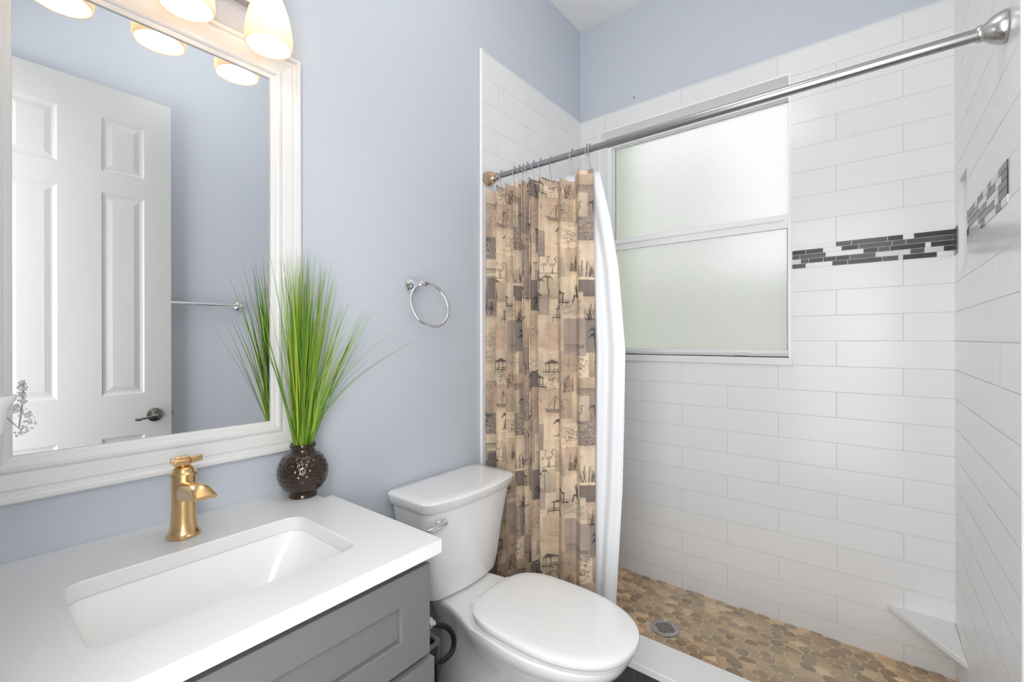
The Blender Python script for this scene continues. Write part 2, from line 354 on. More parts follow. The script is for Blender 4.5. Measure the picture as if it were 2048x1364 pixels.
# mosaic border: rows of glass strips set in the tile, on window wall, right wall and left stretch beside the window
def mosaic(name, along0, along1, place, seed, spec=None):
    rnd = random.Random(seed); bm = bmesh.new(); cols = []
    n_rows = 5; z0 = 1.5436; rh = 0.0190
    dark = (0.040, 0.043, 0.045); dark2 = (0.085, 0.09, 0.094); light = (0.66, 0.66, 0.65); white = (0.80, 0.80, 0.79)
    for r in range(n_rows):
        u = along0; zb = z0 + r * rh; row = spec[r] if spec else None; k = 0
        while u < along1 - 0.004:
            if row: L, kind = row[k % len(row)]; k += 1
            else: L = rnd.choice((0.022, 0.04, 0.04, 0.06, 0.09)); kind = 'd' if rnd.random() < 0.62 else 'l'
            u2 = min(u + L, along1); c = {'d': rnd.choice((dark, dark2)), 'l': light, 'w': white}[kind]
            g = 0.0009; i0 = len(bm.verts)
            pts = [place(a, h, z) for h in (0.0, 0.0022) for a, z in ((u + g, zb + g), (u2 - g, zb + g), (u2 - g, zb + rh - g), (u + g, zb + rh - g))]
            v = [bm.verts.new(p) for p in pts]
            for f in ((0, 3, 2, 1), (4, 5, 6, 7), (0, 1, 5, 4), (1, 2, 6, 5), (2, 3, 7, 6), (3, 0, 4, 7)): bm.faces.new([v[i] for i in f])
            cols += [(*c, 1)] * 8; u = u2
    bmesh.ops.recalc_face_normals(bm, faces=bm.faces)
    me = bpy.data.meshes.new(name); bm.to_mesh(me); bm.free(); me.materials.append(M['mosaic']); set_cols(me, cols)
    o = bpy.data.objects.new(name, me); C.objects.link(o); return o
# strips of the window-wall border read from the right corner leftwards
yr = WR + 0.001
spec = [[(0.045, 'w'), (0.094, 'd'), (0.012, 'l'), (0.048, 'd'), (0.106, 'd'), (0.05, 'd'), (0.09, 'w'), (0.05, 'd')],
        [(0.028, 'd'), (0.05, 'l'), (0.04, 'd'), (0.10, 'l'), (0.08, 'd'), (0.045, 'd'), (0.042, 'd'), (0.05, 'd')],
        [(0.062, 'd'), (0.014, 'w'), (0.10, 'd'), (0.035, 'd'), (0.045, 'd'), (0.12, 'w'), (0.09, 'd')],
        [(0.13, 'd'), (0.040, 'd'), (0.10, 'd'), (0.055, 'd'), (0.06, 'w'), (0.06, 'd')],
        [(0.108, 'd'), (0.03, 'w'), (0.045, 'd'), (0.11, 'd'), (0.05, 'd'), (0.16, 'w')]]
struct(mosaic('trim_6', 0.0, 0.262 - yr, lambda a, h, z: (WB - h, yr + a, z), 3, spec), 'dark grey glass strip mosaic border on window wall')
struct(mosaic('trim_7', 1.167, WL - TK, lambda a, h, z: (WB - h, a, z), 5), 'short stretch of grey mosaic border left of the window')
struct(mosaic('trim_8', 1.434, NI[0] - 0.016, lambda a, h, z: (a, WR + h, z), 11), 'grey glass mosaic border on right shower wall')
struct(mosaic('trim_9', NI[1] + 0.03, WB - 0.003, lambda a, h, z: (a, WR + h, z), 12), 'mosaic border between niche and corner')
struct(mosaic('trim_10', 1.52, WB - 0.003, lambda a, h, z: (a, WL - TK - h, z), 13), 'mosaic border on the wall behind the curtain')

# pebble shower floor: voronoi river stones, rounded and domed
def pebble_floor():
    rnd = np.random.RandomState(4); x0, x1, y0, y1 = 1.538, WB, WR, WL - TK
    st = 1.45
    pts = []
    cand = rnd.rand(9000, 2) * [x1 - x0 + 0.06, (y1 - y0) / st + 0.06] + [x0 - 0.03, y0 / st - 0.03]
    dmin = 0.0215
    for c in cand:
        if all((c[0] - p[0]) ** 2 + (c[1] - p[1]) ** 2 > (dmin * (0.85 + 0.5 * abs(math.sin(p[0] * 37 + p[1] * 53)))) ** 2 for p in pts): pts.append(c)
    P = np.array(pts); bm = bmesh.new(); cols = []
    pal = [(0.20, 0.155, 0.105), (0.27, 0.21, 0.145), (0.36, 0.27, 0.18), (0.17, 0.14, 0.105), (0.44, 0.32, 0.20), (0.24, 0.20, 0.15), (0.55, 0.43, 0.29), (0.30, 0.25, 0.18)]
    for i, p in enumerate(P):
        poly = [np.array(q) for q in ((p[0] - .1, p[1] - .1), (p[0] + .1, p[1] - .1), (p[0] + .1, p[1] + .1), (p[0] - .1, p[1] + .1))]
        d = ((P - p) ** 2).sum(1); order = np.argsort(d)[1:22]
        for j in order:
            q = P[j]; n = q - p; mid = (p + q) / 2; out = []
            s = [float(np.dot(v - mid, n)) for v in poly]
            for k in range(len(poly)):
                a, b_ = poly[k], poly[(k + 1) % len(poly)]; sa, sb = s[k], s[(k + 1) % len(poly)]
                if sa <= 0: out.append(a)
                if (sa < 0) != (sb < 0) and abs(sa - sb) > 1e-12: out.append(a + (b_ - a) * sa / (sa - sb))
            poly = out
            if len(poly) < 3: break
        if len(poly) < 3: continue
        c = sum(poly) / len(poly)
        sh = 1 - 0.0012 / max(0.006, math.sqrt(min(((v - c) ** 2).sum() for v in poly)))
        poly = [c + (v - c) * max(0.6, min(0.95, sh)) for v in poly]
        for _ in range(2):
            poly = [x for k in range(len(poly)) for x in (poly[k] * .75 + poly[(k + 1) % len(poly)] * .25, poly[k] * .25 + poly[(k + 1) % len(poly)] * .75)]
        poly = [np.array([min(max(v[0], x0), x1 - 0.001), min(max(v[1] * st, y0 + 0.001), y1 - 0.001)]) for v in poly]; c = np.array([c[0], c[1] * st])
        if not (x0 < c[0] < x1 and y0 < c[1] < y1): continue
        if math.hypot(c[0] - 1.883, c[1] - 0.679) < 0.062: continue
        warm = 0.5 + 0.5 * math.sin(c[0] * 5 - c[1] * 4.0 + 2)
        col = (np.array(pal[rnd.randint(len(pal))]) * 0.60 + np.array((0.315, 0.245, 0.17)) * 0.40) * (1.22 + 0.40 * rnd.rand()) * np.array([1.0 + 0.15 * warm, 1.0 + .03 * warm, 1.0 - 0.08 * warm])
        rings = [[(*(c + (v - c) * s), PAN + h) for v in poly] for s, h in ((1.0, -0.006), (1.0, -0.0015), (0.93, 0.0008), (0.75, 0.0022), (0.4, 0.0030))]
        n0 = len(bm.verts); loft(rings, False, True, bm); cols += [(*col, 1)] * (len(poly) * 5)
    me = bpy.data.meshes.new('floor_shower_pebbles'); bm.to_mesh(me); bm.free(); me.materials.append(M['pebble']); set_cols(me, cols)
    me.polygons.foreach_set('use_smooth', [True] * len(me.polygons))
    o = bpy.data.objects.new('floor_shower_pebbles', me); C.objects.link(o); struct(o, 'brown and olive flat river pebbles of the shower floor')
    struct(link('floor_shower', bx(1.536, WB, WR, WL - TK, -0.08, PAN - 0.0012), 'grout'), 'tan grout bed of the pebble shower floor')
pebble_floor()

# corner foot rest shelf
tri = [(WB, -0.045), (WB, WR), (1.985, WR)]
o = link('corner_footrest', slab(tri, [], lambda u, v, a: (u, v, a), 0.215, 0.236), 'quartz', bevel=0.003)
tag(o, 'white triangular stone footrest in the far low corner of the shower', 'shelf')

# ---------------------------------------------------------------- window
y0, y1, z0, z1 = WO
b = bmesh.new()   # reveal lining
box(b, WB, WB + 0.15, y1 - 0.006, y1, z0, z1); box(b, WB, WB + 0.15, y0, y0 + 0.006, z0, z1)
box(b, WB, WB + 0.15, y0 + 0.006, y1 - 0.006, z1 - 0.006, z1)
rv = struct(link('trim_11', b, 'trimwhite'), 'white reveal of the shower window')
sill = struct(link('trim_12', bx(WB - 0.012, WB + 0.15, y0 - 0.008, y1, z0 - 0.032, z0), 'quartz', bevel=0.002), 'white stone window sill')
win = bpy.data.objects.new('window_1', None); C.objects.link(win); win.location = (WB + 0.11, (y0 + y1) / 2, z0); struct(win, 'frosted two-pane window with white aluminium frame in the shower')
X = WB + 0.10; fy0, fy1 = y0 + 0.006, y1 - 0.006
b = bmesh.new()
box(b, X - 0.015, X + 0.045, fy1 - 0.026, fy1, z0, z1 - 0.006); box(b, X - 0.015, X + 0.045, fy0, fy0 + 0.010, z0, z1 - 0.006)
box(b, X - 0.015, X + 0.045, fy0 + 0.010, fy1 - 0.026, z1 - 0.062, z1 - 0.006); box(b, X - 0.015, X + 0.045, fy0 + 0.010, fy1 - 0.026, z0, z0 + 0.016)
link('window_frame', b, 'alum', win, bevel=0.0015)
gy0, gy1 = fy0 + 0.010, fy1 - 0.026
def sash(zb, zt, xo, rail_b, rail_t, st_l, st_r):
    bm = bmesh.new(); x0 = X + xo; x1 = x0 + 0.018
    box(bm, x0, x1, gy1 - st_l, gy1, zb, zt); box(bm, x0, x1, gy0, gy0 + st_r, zb, zt)
    box(bm, x0, x1, gy0 + st_r, gy1 - st_l, zb, zb + rail_b); box(bm, x0, x1, gy0 + st_r, gy1 - st_l, zt - rail_t, zt)
    s = link('sash', bm, 'alum', win, bevel=0.001)
    p = link('pane', bx(x0 + 0.007, x0 + 0.011, gy0 + st_r, gy1 - st_l, zb + rail_b, zt - rail_t), 'frost', s)
    g = bmesh.new()
    box(g, x0 + 0.003, x0 + 0.007, gy1 - st_l - 0.004, gy1 - st_l, zb + rail_b, zt - rail_t)
    box(g, x0 + 0.003, x0 + 0.007, gy0 + st_r, gy0 + st_r + 0.003, zb + rail_b, zt - rail_t)
    link('gasket', g, 'gasket', s)
    return s
sash(1.752, z1 - 0.062, 0.014, 0.045, 0.002, 0.006, 0.002)
sash(z0 + 0.016, 1.802, -0.008, 0.014, 0.062, 0.018, 0.006)
b = bmesh.new(); box(b, X - 0.016, X - 0.010, gy0 + 0.02, gy1 - 0.02, 1.775, 1.781)
link('rail_lip', b, 'alum', win)
for yy in (1.02, 0.475):
    link('latch_tab', bx(X - 0.020, X - 0.009, yy - 0.028, yy + 0.028, z0 + 0.002, z0 + 0.020), 'trimwhite', win, bevel=0.0015)
# outdoors beyond the pane
o = link('hedge', bx(2.80, 3.6, 1.60, 3.6, -0.1, 3.2), 'hedge'); tag(o, 'green hedge seen as a blur through the left edge of the frosted glass', 'hedge')
tag(link('garden_fence', bx(5.6, 5.75, -4.0, 6.0, -0.1, 1.95), 'fence'), 'grey-green garden fence seen as a blur through the lower frosted pane', 'fence')
hb = bx(6.6, 9.5, 1.7, 6.0, -0.1, 3.9)
tag(link('neighbour_house', hb, 'stucco'), 'sunlit white house seen as a bright blur through the frosted glass', 'house')
struct(link('floor_outside', bx(2.5, 9.0, -6, 6, -0.2, -0.1), 'stucco'), 'pale paving outside the window')

# ---------------------------------------------------------------- door (open, against the right wall) - seen in the mirror
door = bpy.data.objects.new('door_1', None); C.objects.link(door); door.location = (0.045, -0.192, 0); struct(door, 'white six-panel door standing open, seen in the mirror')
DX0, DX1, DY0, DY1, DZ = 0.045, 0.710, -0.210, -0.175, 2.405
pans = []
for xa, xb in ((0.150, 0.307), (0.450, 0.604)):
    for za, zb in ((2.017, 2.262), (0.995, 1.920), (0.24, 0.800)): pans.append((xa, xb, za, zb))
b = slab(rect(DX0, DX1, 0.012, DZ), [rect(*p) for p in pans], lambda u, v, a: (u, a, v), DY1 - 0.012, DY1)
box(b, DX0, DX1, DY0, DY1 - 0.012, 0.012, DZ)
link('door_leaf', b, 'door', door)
for xa, xb, za, zb in pans:
    prof = [(0, 0), (0.005, -0.0035), (0.014, -0.0065), (0.019, -0.0065), (0.036, -0.0028), (0.038, -0.0022)]
    rings = [[(xa + t, DY1 + d, za + t), (xb - t, DY1 + d, za + t), (xb - t, DY1 + d, zb - t), (xa + t, DY1 + d, zb - t)] for t, d in prof]
    link('raised_panel', loft(rings, False, True), 'door', door)
b = lathe([(0.030, 0), (0.032, 0.003), (0.031, 0.006), (0.020, 0.011), (0.012, 0.014), (0.0105, 0.045), (0.012, 0.05)], (0.643, DY1, 0.886), 28, 'Y')
hnd = link('door_handle', b, 'darknickel', door, smooth=True)
path = [(0.643 - 0.012 * i, DY1 + 0.046 + 0.004 * math.sin(i * 0.4), 0.886 - 0.012 * (i / 7.0) ** 1.3 + (0.004 if i > 6 else 0)) for i in range(8)]
link('lever', tube(path, [0.0105, 0.009, 0.007, 0.006, 0.0055, 0.006, 0.0075, 0.006], 12), 'darknickel', hnd, smooth=True)
link('latch_bolt', bx(0.710, 0.722, -0.200, -0.186, 0.878, 0.894), 'darknickel', door, bevel=0.002)

# towel bar on right wall (seen in the mirror)
tb = thing('towel_bar', 'chrome towel bar on the blue wall beside the open door, seen in the mirror', 'towel bar', (0.78, WR, 1.437))
link('bar', tube([(0.56, WR + 0.036, 1.437), (1.052, WR + 0.036, 1.437)], 0.008, 14), 'chrome', tb, smooth=True)
for xx in (0.575, 1.038):
    link('mount', lathe([(0.024, 0), (0.024, 0.004), (0.016, 0.012), (0.010, 0.018), (0.009, 0.030), (0.010, 0.040), (0.006, 0.044)], (xx, WR, 1.437), 24, 'Y'), 'chrome', tb, smooth=True)

# ---------------------------------------------------------------- mirror
mx0, mx1, mz0, mz1 = 0.083, 0.553, 1.030, 1.956
mr = thing('wall_mirror', 'large wall mirror in a stepped white frame above the basin', 'mirror', (0.318, WL, 0.94))
FW = 0.083
prof = [(0, 0), (0, 0.019), (0.003, 0.0225), (0.010, 0.0225), (0.0125, 0.020), (0.0135, 0.0165), (0.022, 0.0160), (0.024, 0.0180), (0.026, 0.0185), (0.046, 0.0165), (0.052, 0.0150),
        (0.054, 0.0185), (0.058, 0.021), (0.064, 0.0215), (0.069, 0.0195), (0.0715, 0.0165), (0.077, 0.0160), (0.082, 0.0145), (0.083, 0.0105), (0.083, 0)]
rings = []
for t, h in prof:
    rings.append([(mx0 - FW + t, WL - h, mz0 - FW - 0.007 + t * (1 + 0.007 / FW)), (mx1 + FW - t, WL - h, mz0 - FW - 0.007 + t * (1 + 0.007 / FW)), (mx1 + FW - t, WL - h, mz1 + FW - t), (mx0 - FW + t, WL - h, mz1 + FW - t)])
link('mirror_frame', loft(rings, False, False), 'frame', mr, bevel=0)
link('mirror_glass', bx(mx0 - 0.004, mx1 + 0.004, WL - 0.010, WL - 0.001, mz0 - 0.004, mz1 + 0.004), 'mirror', mr)

# ---------------------------------------------------------------- vanity light
vl = thing('vanity_light', 'three-shade wall light with lit white glass shades above the mirror', 'wall light', (0.335, WL, 2.15))
link('back_plate', bx(0.10, 0.57, WL - 0.022, WL, 2.125, 2.215), 'nickel', vl, bevel=0.004)
for xx in (0.161, 0.335, 0.510):
    arm = tube([(xx, WL - 0.022, 2.17), (xx, WL - 0.05, 2.20), (xx, WL - 0.085, 2.205), (xx, 1.185, 2.185), (xx, 1.180, 2.16)], 0.007, 10)
    link('arm', arm, 'nickel', vl, smooth=True)
    link('shade_holder', lathe([(0.010, 0.045), (0.024, 0.038), (0.030, 0.02), (0.030, 0.004), (0.022, 0)], (xx, 1.180, 2.124), 24), 'nickel', vl, smooth=True)
    pr = [(0.020, 0.142), (0.026, 0.134), (0.036, 0.110), (0.045, 0.082), (0.051, 0.053), (0.0545, 0.025), (0.054, 0.006), (0.052, 0.0), (0.050, 0.001), (0.0505, 0.025), (0.047, 0.053), (0.041, 0.082), (0.032, 0.108), (0.023, 0.130), (0.019, 0.137)]
    sh = link('lamp_shade', lathe(pr, (xx, 1.180, 1.982), 40, cap0=False, cap1=False), 'shade', vl, smooth=True)
    bl = link('bulb', lathe([(0.004, -0.002), (0.016, 0.001), (0.025, 0.009), (0.0290, 0.022), (0.0285, 0.032), (0.023, 0.048), (0.016, 0.064), (0.0130, 0.075), (0.0130, 0.100)], (xx, 1.180, 1.995), 24), 'bulb', vl, smooth=True)
# ceiling lamp added out of view to carry the room's light
cl = thing('ceiling_fill_light', 'glowing globe added out of view under the bathroom ceiling to brighten the room', 'added ceiling light', (0.85, 0.45, CZ))
link('canopy', lathe([(0.07, 0), (0.07, -0.02), (0.02, -0.03), (0.012, -0.035), (0.012, -0.10)], (0.85, 0.45, CZ), 32), 'nickel', cl, smooth=True)
link('globe', lathe([(0.15 * math.sin(PI * i / 24) + 0.0005, 0.15 * math.cos(PI * i / 24)) for i in range(25)], (0.85, 0.45, 2.735), 40), 'fillglobe', cl, smooth=True)
# ---------------------------------------------------------------- vanity
CT, CB = 0.826, 0.795
va = thing('vanity_cabinet', 'grey shaker vanity cabinet with drawers under the white counter', 'cabinet', (0.32, 1.0, 0))
b = bmesh.new()
vx0, vx1 = -0.012, 0.648
box(b, vx0, vx0 + 0.016, 0.758, WL - 0.002, 0.0, CB); box(b, vx1 - 0.016, vx1, 0.758, WL - 0.002, 0.0, CB)
box(b, vx0 + 0.016, vx1 - 0.016, WL - 0.012, WL - 0.002, 0.09, CB); box(b, vx0 + 0.016, vx1 - 0.016, 0.758, WL - 0.012, 0.09, 0.106)
box(b, vx0 + 0.016, vx1 - 0.016, 0.758, 0.772, 0.735, CB); box(b, vx0 + 0.016, vx1 - 0.016, 0.758, 0.772, 0.555, 0.60); box(b, vx0 + 0.016, vx1 - 0.016, 0.758, 0.772, 0.33, 0.37)
box(b, vx0 + 0.016, vx1 - 0.016, 0.80, 0.812, 0.0, 0.09)
link('cabinet_body', b, 'cab', va)
def drawer(za, zb, yf, xa, xb, st=0.075, rl=0.060):
    bm = slab(rect(xa, xb, za, zb), [rect(xa + st, xb - st, za + rl, zb - rl)], lambda u, v, a: (u, a, v), yf, yf + 0.021)
    box(bm, xa + st, xb - st, yf + 0.010, yf + 0.021, za + rl, zb - rl)
    return link('drawer_front', bm, 'cab', va, bevel=0.0012)
drawer(0.585, 0.775, 0.735, -0.008, 0.644)
drawer(0.350, 0.575, 0.729, -0.002, 0.651)
drawer(0.115, 0.340, 0.735, -0.008, 0.644)
# countertop with sink cut-out; back right corner stands clear of the wall
out = [(-0.016, 0.716), (0.662, 0.716), (0.662, 1.151), (0.637, 1.151), (0.637, WL), (-0.016, WL)]
hole = rrect(0.124, 0.533, 0.826, 1.086, 0.034)
tag(link('countertop', slab(out, [hole], lambda u, v, a: (u, v, a), CB, CT), 'quartz', bevel=0.0022), 'white quartz countertop with a rectangular sink cut-out', 'countertop')
def sk(bt, e, z, r): return [(u, v, z) for u, v in rrect(0.124 - e, 0.533 + e, 0.826 - e, 1.086 + e, r)]
def rr3(x0, x1, ya, yb, z, r): return [(u, v, z) for u, v in rrect(x0, x1, ya, yb, r)]
rings = [rr3(0.098, 0.559, 0.800, 1.112, CB - 0.001, 0.05), rr3(0.119, 0.538, 0.821, 1.091, CB - 0.001, 0.038), rr3(0.121, 0.536, 0.823, 1.089, CB - 0.006, 0.038),
         rr3(0.130, 0.520, 0.829, 1.083, 0.76, 0.045), rr3(0.145, 0.495, 0.836, 1.074, 0.71, 0.055), rr3(0.160, 0.475, 0.848, 1.058, 0.682, 0.06), rr3(0.185, 0.450, 0.872, 1.035, 0.670, 0.06), rr3(0.27, 0.37, 0.93, 0.98, 0.666, 0.02)]
outer = [rr3(0.27, 0.37, 0.93, 0.98, 0.656, 0.02), rr3(0.175, 0.460, 0.862, 1.045, 0.658, 0.06), rr3(0.135, 0.500, 0.826, 1.084, 0.70, 0.055), rr3(0.110, 0.547, 0.812, 1.100, 0.78, 0.05), rr3(0.098, 0.559, 0.800, 1.112, 0.785, 0.05)]
bs = thing('sink_basin', 'white rectangular undermount basin below the counter cut-out', 'sink', (0.328, 0.956, 0.656))
link('bowl', loft(outer + rings, True, True), 'basin', bs, smooth=True)
link('drain_plug', lathe([(0.0225, 0), (0.0225, 0.003), (0.018, 0.0045), (0.004, 0.005)], (0.32, 0.955, 0.6665), 24), 'gold', bs, smooth=True)

# ---------------------------------------------------------------- faucet
FX, FY = 0.325, 1.168
fa = thing('faucet', 'brushed gold single-lever faucet standing behind the basin', 'faucet', (FX, FY, CT))
body = [(0.030, 0), (0.0315, 0.003), (0.0315, 0.006), (0.0280, 0.009), (0.0258, 0.016), (0.0235, 0.032), (0.0222, 0.055), (0.0218, 0.09), (0.0222, 0.128), (0.0222, 0.131)]
link('body', lathe(body, (FX, FY, CT), 40, sx=1.0, sy=1.0), 'gold', fa, smooth=True)
link('collar', lathe([(0.0222, 0), (0.0248, 0.001), (0.0250, 0.006), (0.0225, 0.0085), (0.0205, 0.011), (0.0195, 0.016), (0.0145, 0.020), (0.0105, 0.0225), (0.0100, 0.026)], (FX, FY, CT + 0.130), 36), 'gold', fa, smooth=True)
b = bmesh.new(); zt = CT + 0.155
hv = [(-0.0205, -0.0205), (0.006, -0.0205), (0.013, -0.009), (0.034, -0.0075), (0.0355, 0.0), (0.034, 0.0075), (0.013, 0.009), (0.006, 0.0205), (-0.0205, 0.0205)]
slab([(u * 1.0, v * 0.9) for u, v in hv], [], lambda u, v, a: (FX + u, FY + v, zt + a + max(0, u - 0.015) * 0.12), 0, 0.0125, b)
lv = link('lever', b, 'gold', fa, bevel=0.0015)
link('lever_cap', slab(rect(-0.012, 0.010, -0.011, 0.011), [], lambda u, v, a: (FX + u, FY + v, zt + a), 0.0125, 0.0165), 'gold', lv, bevel=0.001)
# spout: arched half-round trough toward the basin
rings = []
for i in range(13):
    t = i / 12; yy = FY - 0.006 - 0.128 * t; zc = CT + 0.096 + 0.022 * t - 0.006 * t ** 4
    hw = 0.0175 + 0.003 * t; ht = max(0.002, 0.0225 * (1 - max(0, (t - 0.5) / 0.5) ** 3.2)); lo = -0.0200 + 0.015 * t
    ring = []
    for j in range(17):
        a = PI * j / 16; ring.append((FX + hw * math.cos(a), yy, zc + ht * math.sin(a) ** 0.8 if 0 < j < 16 else zc))
    for u_ in (-1.0, -0.9, 0.9, 1.0): ring.append((FX + hw * u_ * 0.97, yy, zc + lo * (0.75 if abs(u_) == 1.0 else 1.0)))
    rings.append(ring)
link('spout', loft(rings), 'gold', fa, smooth=True)

# ---------------------------------------------------------------- vase and grass
VX, VY = 0.611, 1.213
vs = thing('vase', 'round dimpled dark bronze vase at the right end of the counter', 'vase', (VX, VY, CT))
pv = [(0.030, 0.0), (0.037, 0.0005), (0.0375, 0.005), (0.0350, 0.009), (0.0375, 0.013)]
for i in range(0, 25):
    a = -0.93 + i / 24 * (0.93 + 1.02); pv.append((0.0645 * math.cos(a), 0.066 + 0.064 * math.sin(a)))
pv += [(0.0315, 0.124), (0.0312, 0.130), (0.0330, 0.133), (0.0345, 0.137), (0.0335, 0.141), (0.0300, 0.142), (0.0285, 0.139), (0.0280, 0.128)]
# resample finely and press dimples in
N = 180
rings = []
prof2 = []
for (r0, h0), (r1, h1) in zip(pv, pv[1:]):
    k = 4 if 0.012 < h0 < 0.122 else 1
    for q in range(k): prof2.append((r0 + (r1 - r0) * q / k, h0 + (h1 - h0) * q / k))
prof2.append(pv[-1])
for r, h in prof2:
    ring = []
    for i in range(N):
        t = 2 * PI * i / N; rr_ = r
        if 0.014 < h < 0.118:
            row = (h - 0.018) / 0.0125; ri = round(row); cols_n = max(8, int(round(2 * PI * r / 0.0145)))
            cols_n = 26
            ph = t / (2 * PI) * cols_n + (0.5 if ri % 2 else 0); dt = (ph - round(ph)) / cols_n * 2 * PI * r; dh = (row - ri) * 0.0125
            dd = math.hypot(dt, dh) / 0.0048
            if dd < 1: rr_ = r - 0.0016 * (1 - dd * dd) ** 0.8
            elif dd < 1.35: rr_ = r + 0.0003
        ring.append((VX + rr_ * math.cos(t), VY + rr_ * math.sin(t), CT + h))
    rings.append(ring)
link('vase_body', loft(rings, True, False), 'vase', vs, smooth=True)
link('moss_filling', lathe([(0.0285, -0.02), (0.0283, -0.006), (0.02, 0.0), (0.006, 0.003)], (VX, VY, CT + 0.139), 30), 'soil', vs, smooth=True)
b = bmesh.new(); rg = random.Random(21)
def blade(bm, p0, dirx, diry, length, width, curl, seg=12):
    """thin tapering blade: starts upright, leans (dirx, diry) and curls outward"""
    pts = []; p = Vector(p0); lean = Vector((dirx, diry, 0))
    for i in range(seg + 1):
        t = i / seg
        d = Vector((lean.x * (1 + curl * t), lean.y * (1 + curl * t), 1.0)); d.normalize()
        pts.append(p.copy()); p = p + d * (length / seg)
    ang = rg.uniform(0, PI); sd = Vector((math.cos(ang), math.sin(ang), 0)); nm = Vector((-sd.y, sd.x, 0))
    L = []
    for i, q in enumerate(pts):
        t = i / seg; w_ = width * (1 - t ** 2.0) * 0.5 + 0.00022
        qq = Vector((q.x, min(q.y, WL - 0.026 if q.x < 0.66 else WL - 0.004), q.z))
        L.append([bm.verts.new(qq - sd * w_), bm.verts.new(qq + nm * w_ * 0.45), bm.verts.new(qq + sd * w_)])
    for a, c in zip(L, L[1:]):
        bm.faces.new((a[0], a[1], c[1], c[0])); bm.faces.new((a[1], a[2], c[2], c[1]))
GZ = CT + 0.132
for i in range(190):
    a = rg.uniform(0, 2 * PI); r = 0.024 * math.sqrt(rg.random())
    lx = rg.gauss(0.0, 0.065) + 0.9 * r * math.cos(a); ly = -abs(rg.gauss(0.0, 0.09)) + 0.03
    L = rg.uniform(0.34, 0.57) * (1 - 0.35 * min(1, abs(lx) * 2))
    blade(b, (VX + r * math.cos(a), VY + r * math.sin(a) * 0.8, GZ), lx, ly, L, rg.uniform(0.0030, 0.0058), rg.uniform(0.0, 0.9))
for i in range(20):
    lx = rg.uniform(0.16, 0.36); blade(b, (VX + rg.uniform(-.004, .020), VY + rg.uniform(-.012, .012), GZ), lx, rg.uniform(-0.16, 0.02), rg.uniform(0.30, 0.44), rg.uniform(0.0026, 0.0042), rg.uniform(0.3, 1.1))
for lx, L, cu in ((0.36, 0.46, 4.6), (0.34, 0.48, 4.4), (0.30, 0.46, 3.4), (0.40, 0.44, 2.6), (0.36, 0.47, 6.4), (0.40, 0.44, 3.2), (0.28, 0.45, 2.6), (0.38, 0.40, 2.0), (0.38, 0.49, 6.2), (0.42, 0.47, 5.2)):
    blade(b, (VX + rg.uniform(-.004, .018), VY + rg.uniform(-.01, .01), GZ), lx, rg.uniform(-0.03, 0.03), L, 0.0024, cu, 18)
for i in range(34):
    blade(b, (VX + rg.uniform(-.020, .006), VY - rg.uniform(.0, .018), GZ), rg.uniform(-0.16, 0.06), -rg.uniform(0.05, 0.26), rg.uniform(0.30, 0.52), rg.uniform(0.0026, 0.0046), rg.uniform(0.0, 0.8))
for i in range(7):
    blade(b, (VX - rg.uniform(.004, .020), VY + rg.uniform(-.012, .008), GZ), -rg.uniform(0.16, 0.34), rg.uniform(-0.16, 0.0), rg.uniform(0.22, 0.42), rg.uniform(0.0022, 0.004), rg.uniform(0.0, 0.8))
gr = link('grass_bunch', b, 'grass', smooth=False)
tag(gr, 'tall bunch of thin green artificial grass standing in the bronze vase', 'artificial plant')

# ---------------------------------------------------------------- towel ring
tr = thing('towel_ring', 'chrome towel ring on the blue wall between vase and toilet', 'towel ring', (1.036, WL, 1.440))
mxp, mzp = 1.043, 1.444
link('mount', lathe([(0.027, 0), (0.027, -0.004), (0.0235, -0.008), (0.0225, -0.012), (0.018, -0.018), (0.0115, -0.024), (0.0095, -0.034), (0.0105, -0.046), (0.0112, -0.052), (0.0112, -0.056)], (mxp, WL, mzp), 28, 'Y'), 'chrome', tr, smooth=True)
py = WL - 0.062
link('post', lathe([(0.009, -0.014), (0.0105, -0.012), (0.0105, 0.014), (0.009, 0.016)], (mxp + 0.002, py, mzp), 20, 'X'), 'chrome', tr, smooth=True)
rc, R0 = Vector((mxp + 0.018, py - 0.018, mzp - 0.074)), 0.0785
tilt = math.radians(-15)
pts = []
for i in range(64):
    t = 2 * PI * i / 64; v = Vector((R0 * math.cos(t), 0, R0 * math.sin(t))); v.rotate(Matrix.Rotation(tilt, 3, 'X')); v.rotate(Matrix.Rotation(math.radians(-5), 3, 'Z')); pts.append(rc + v)
link('ring', tube(pts, 0.0052, 12, closed=True), 'chrome', tr, smooth=True)

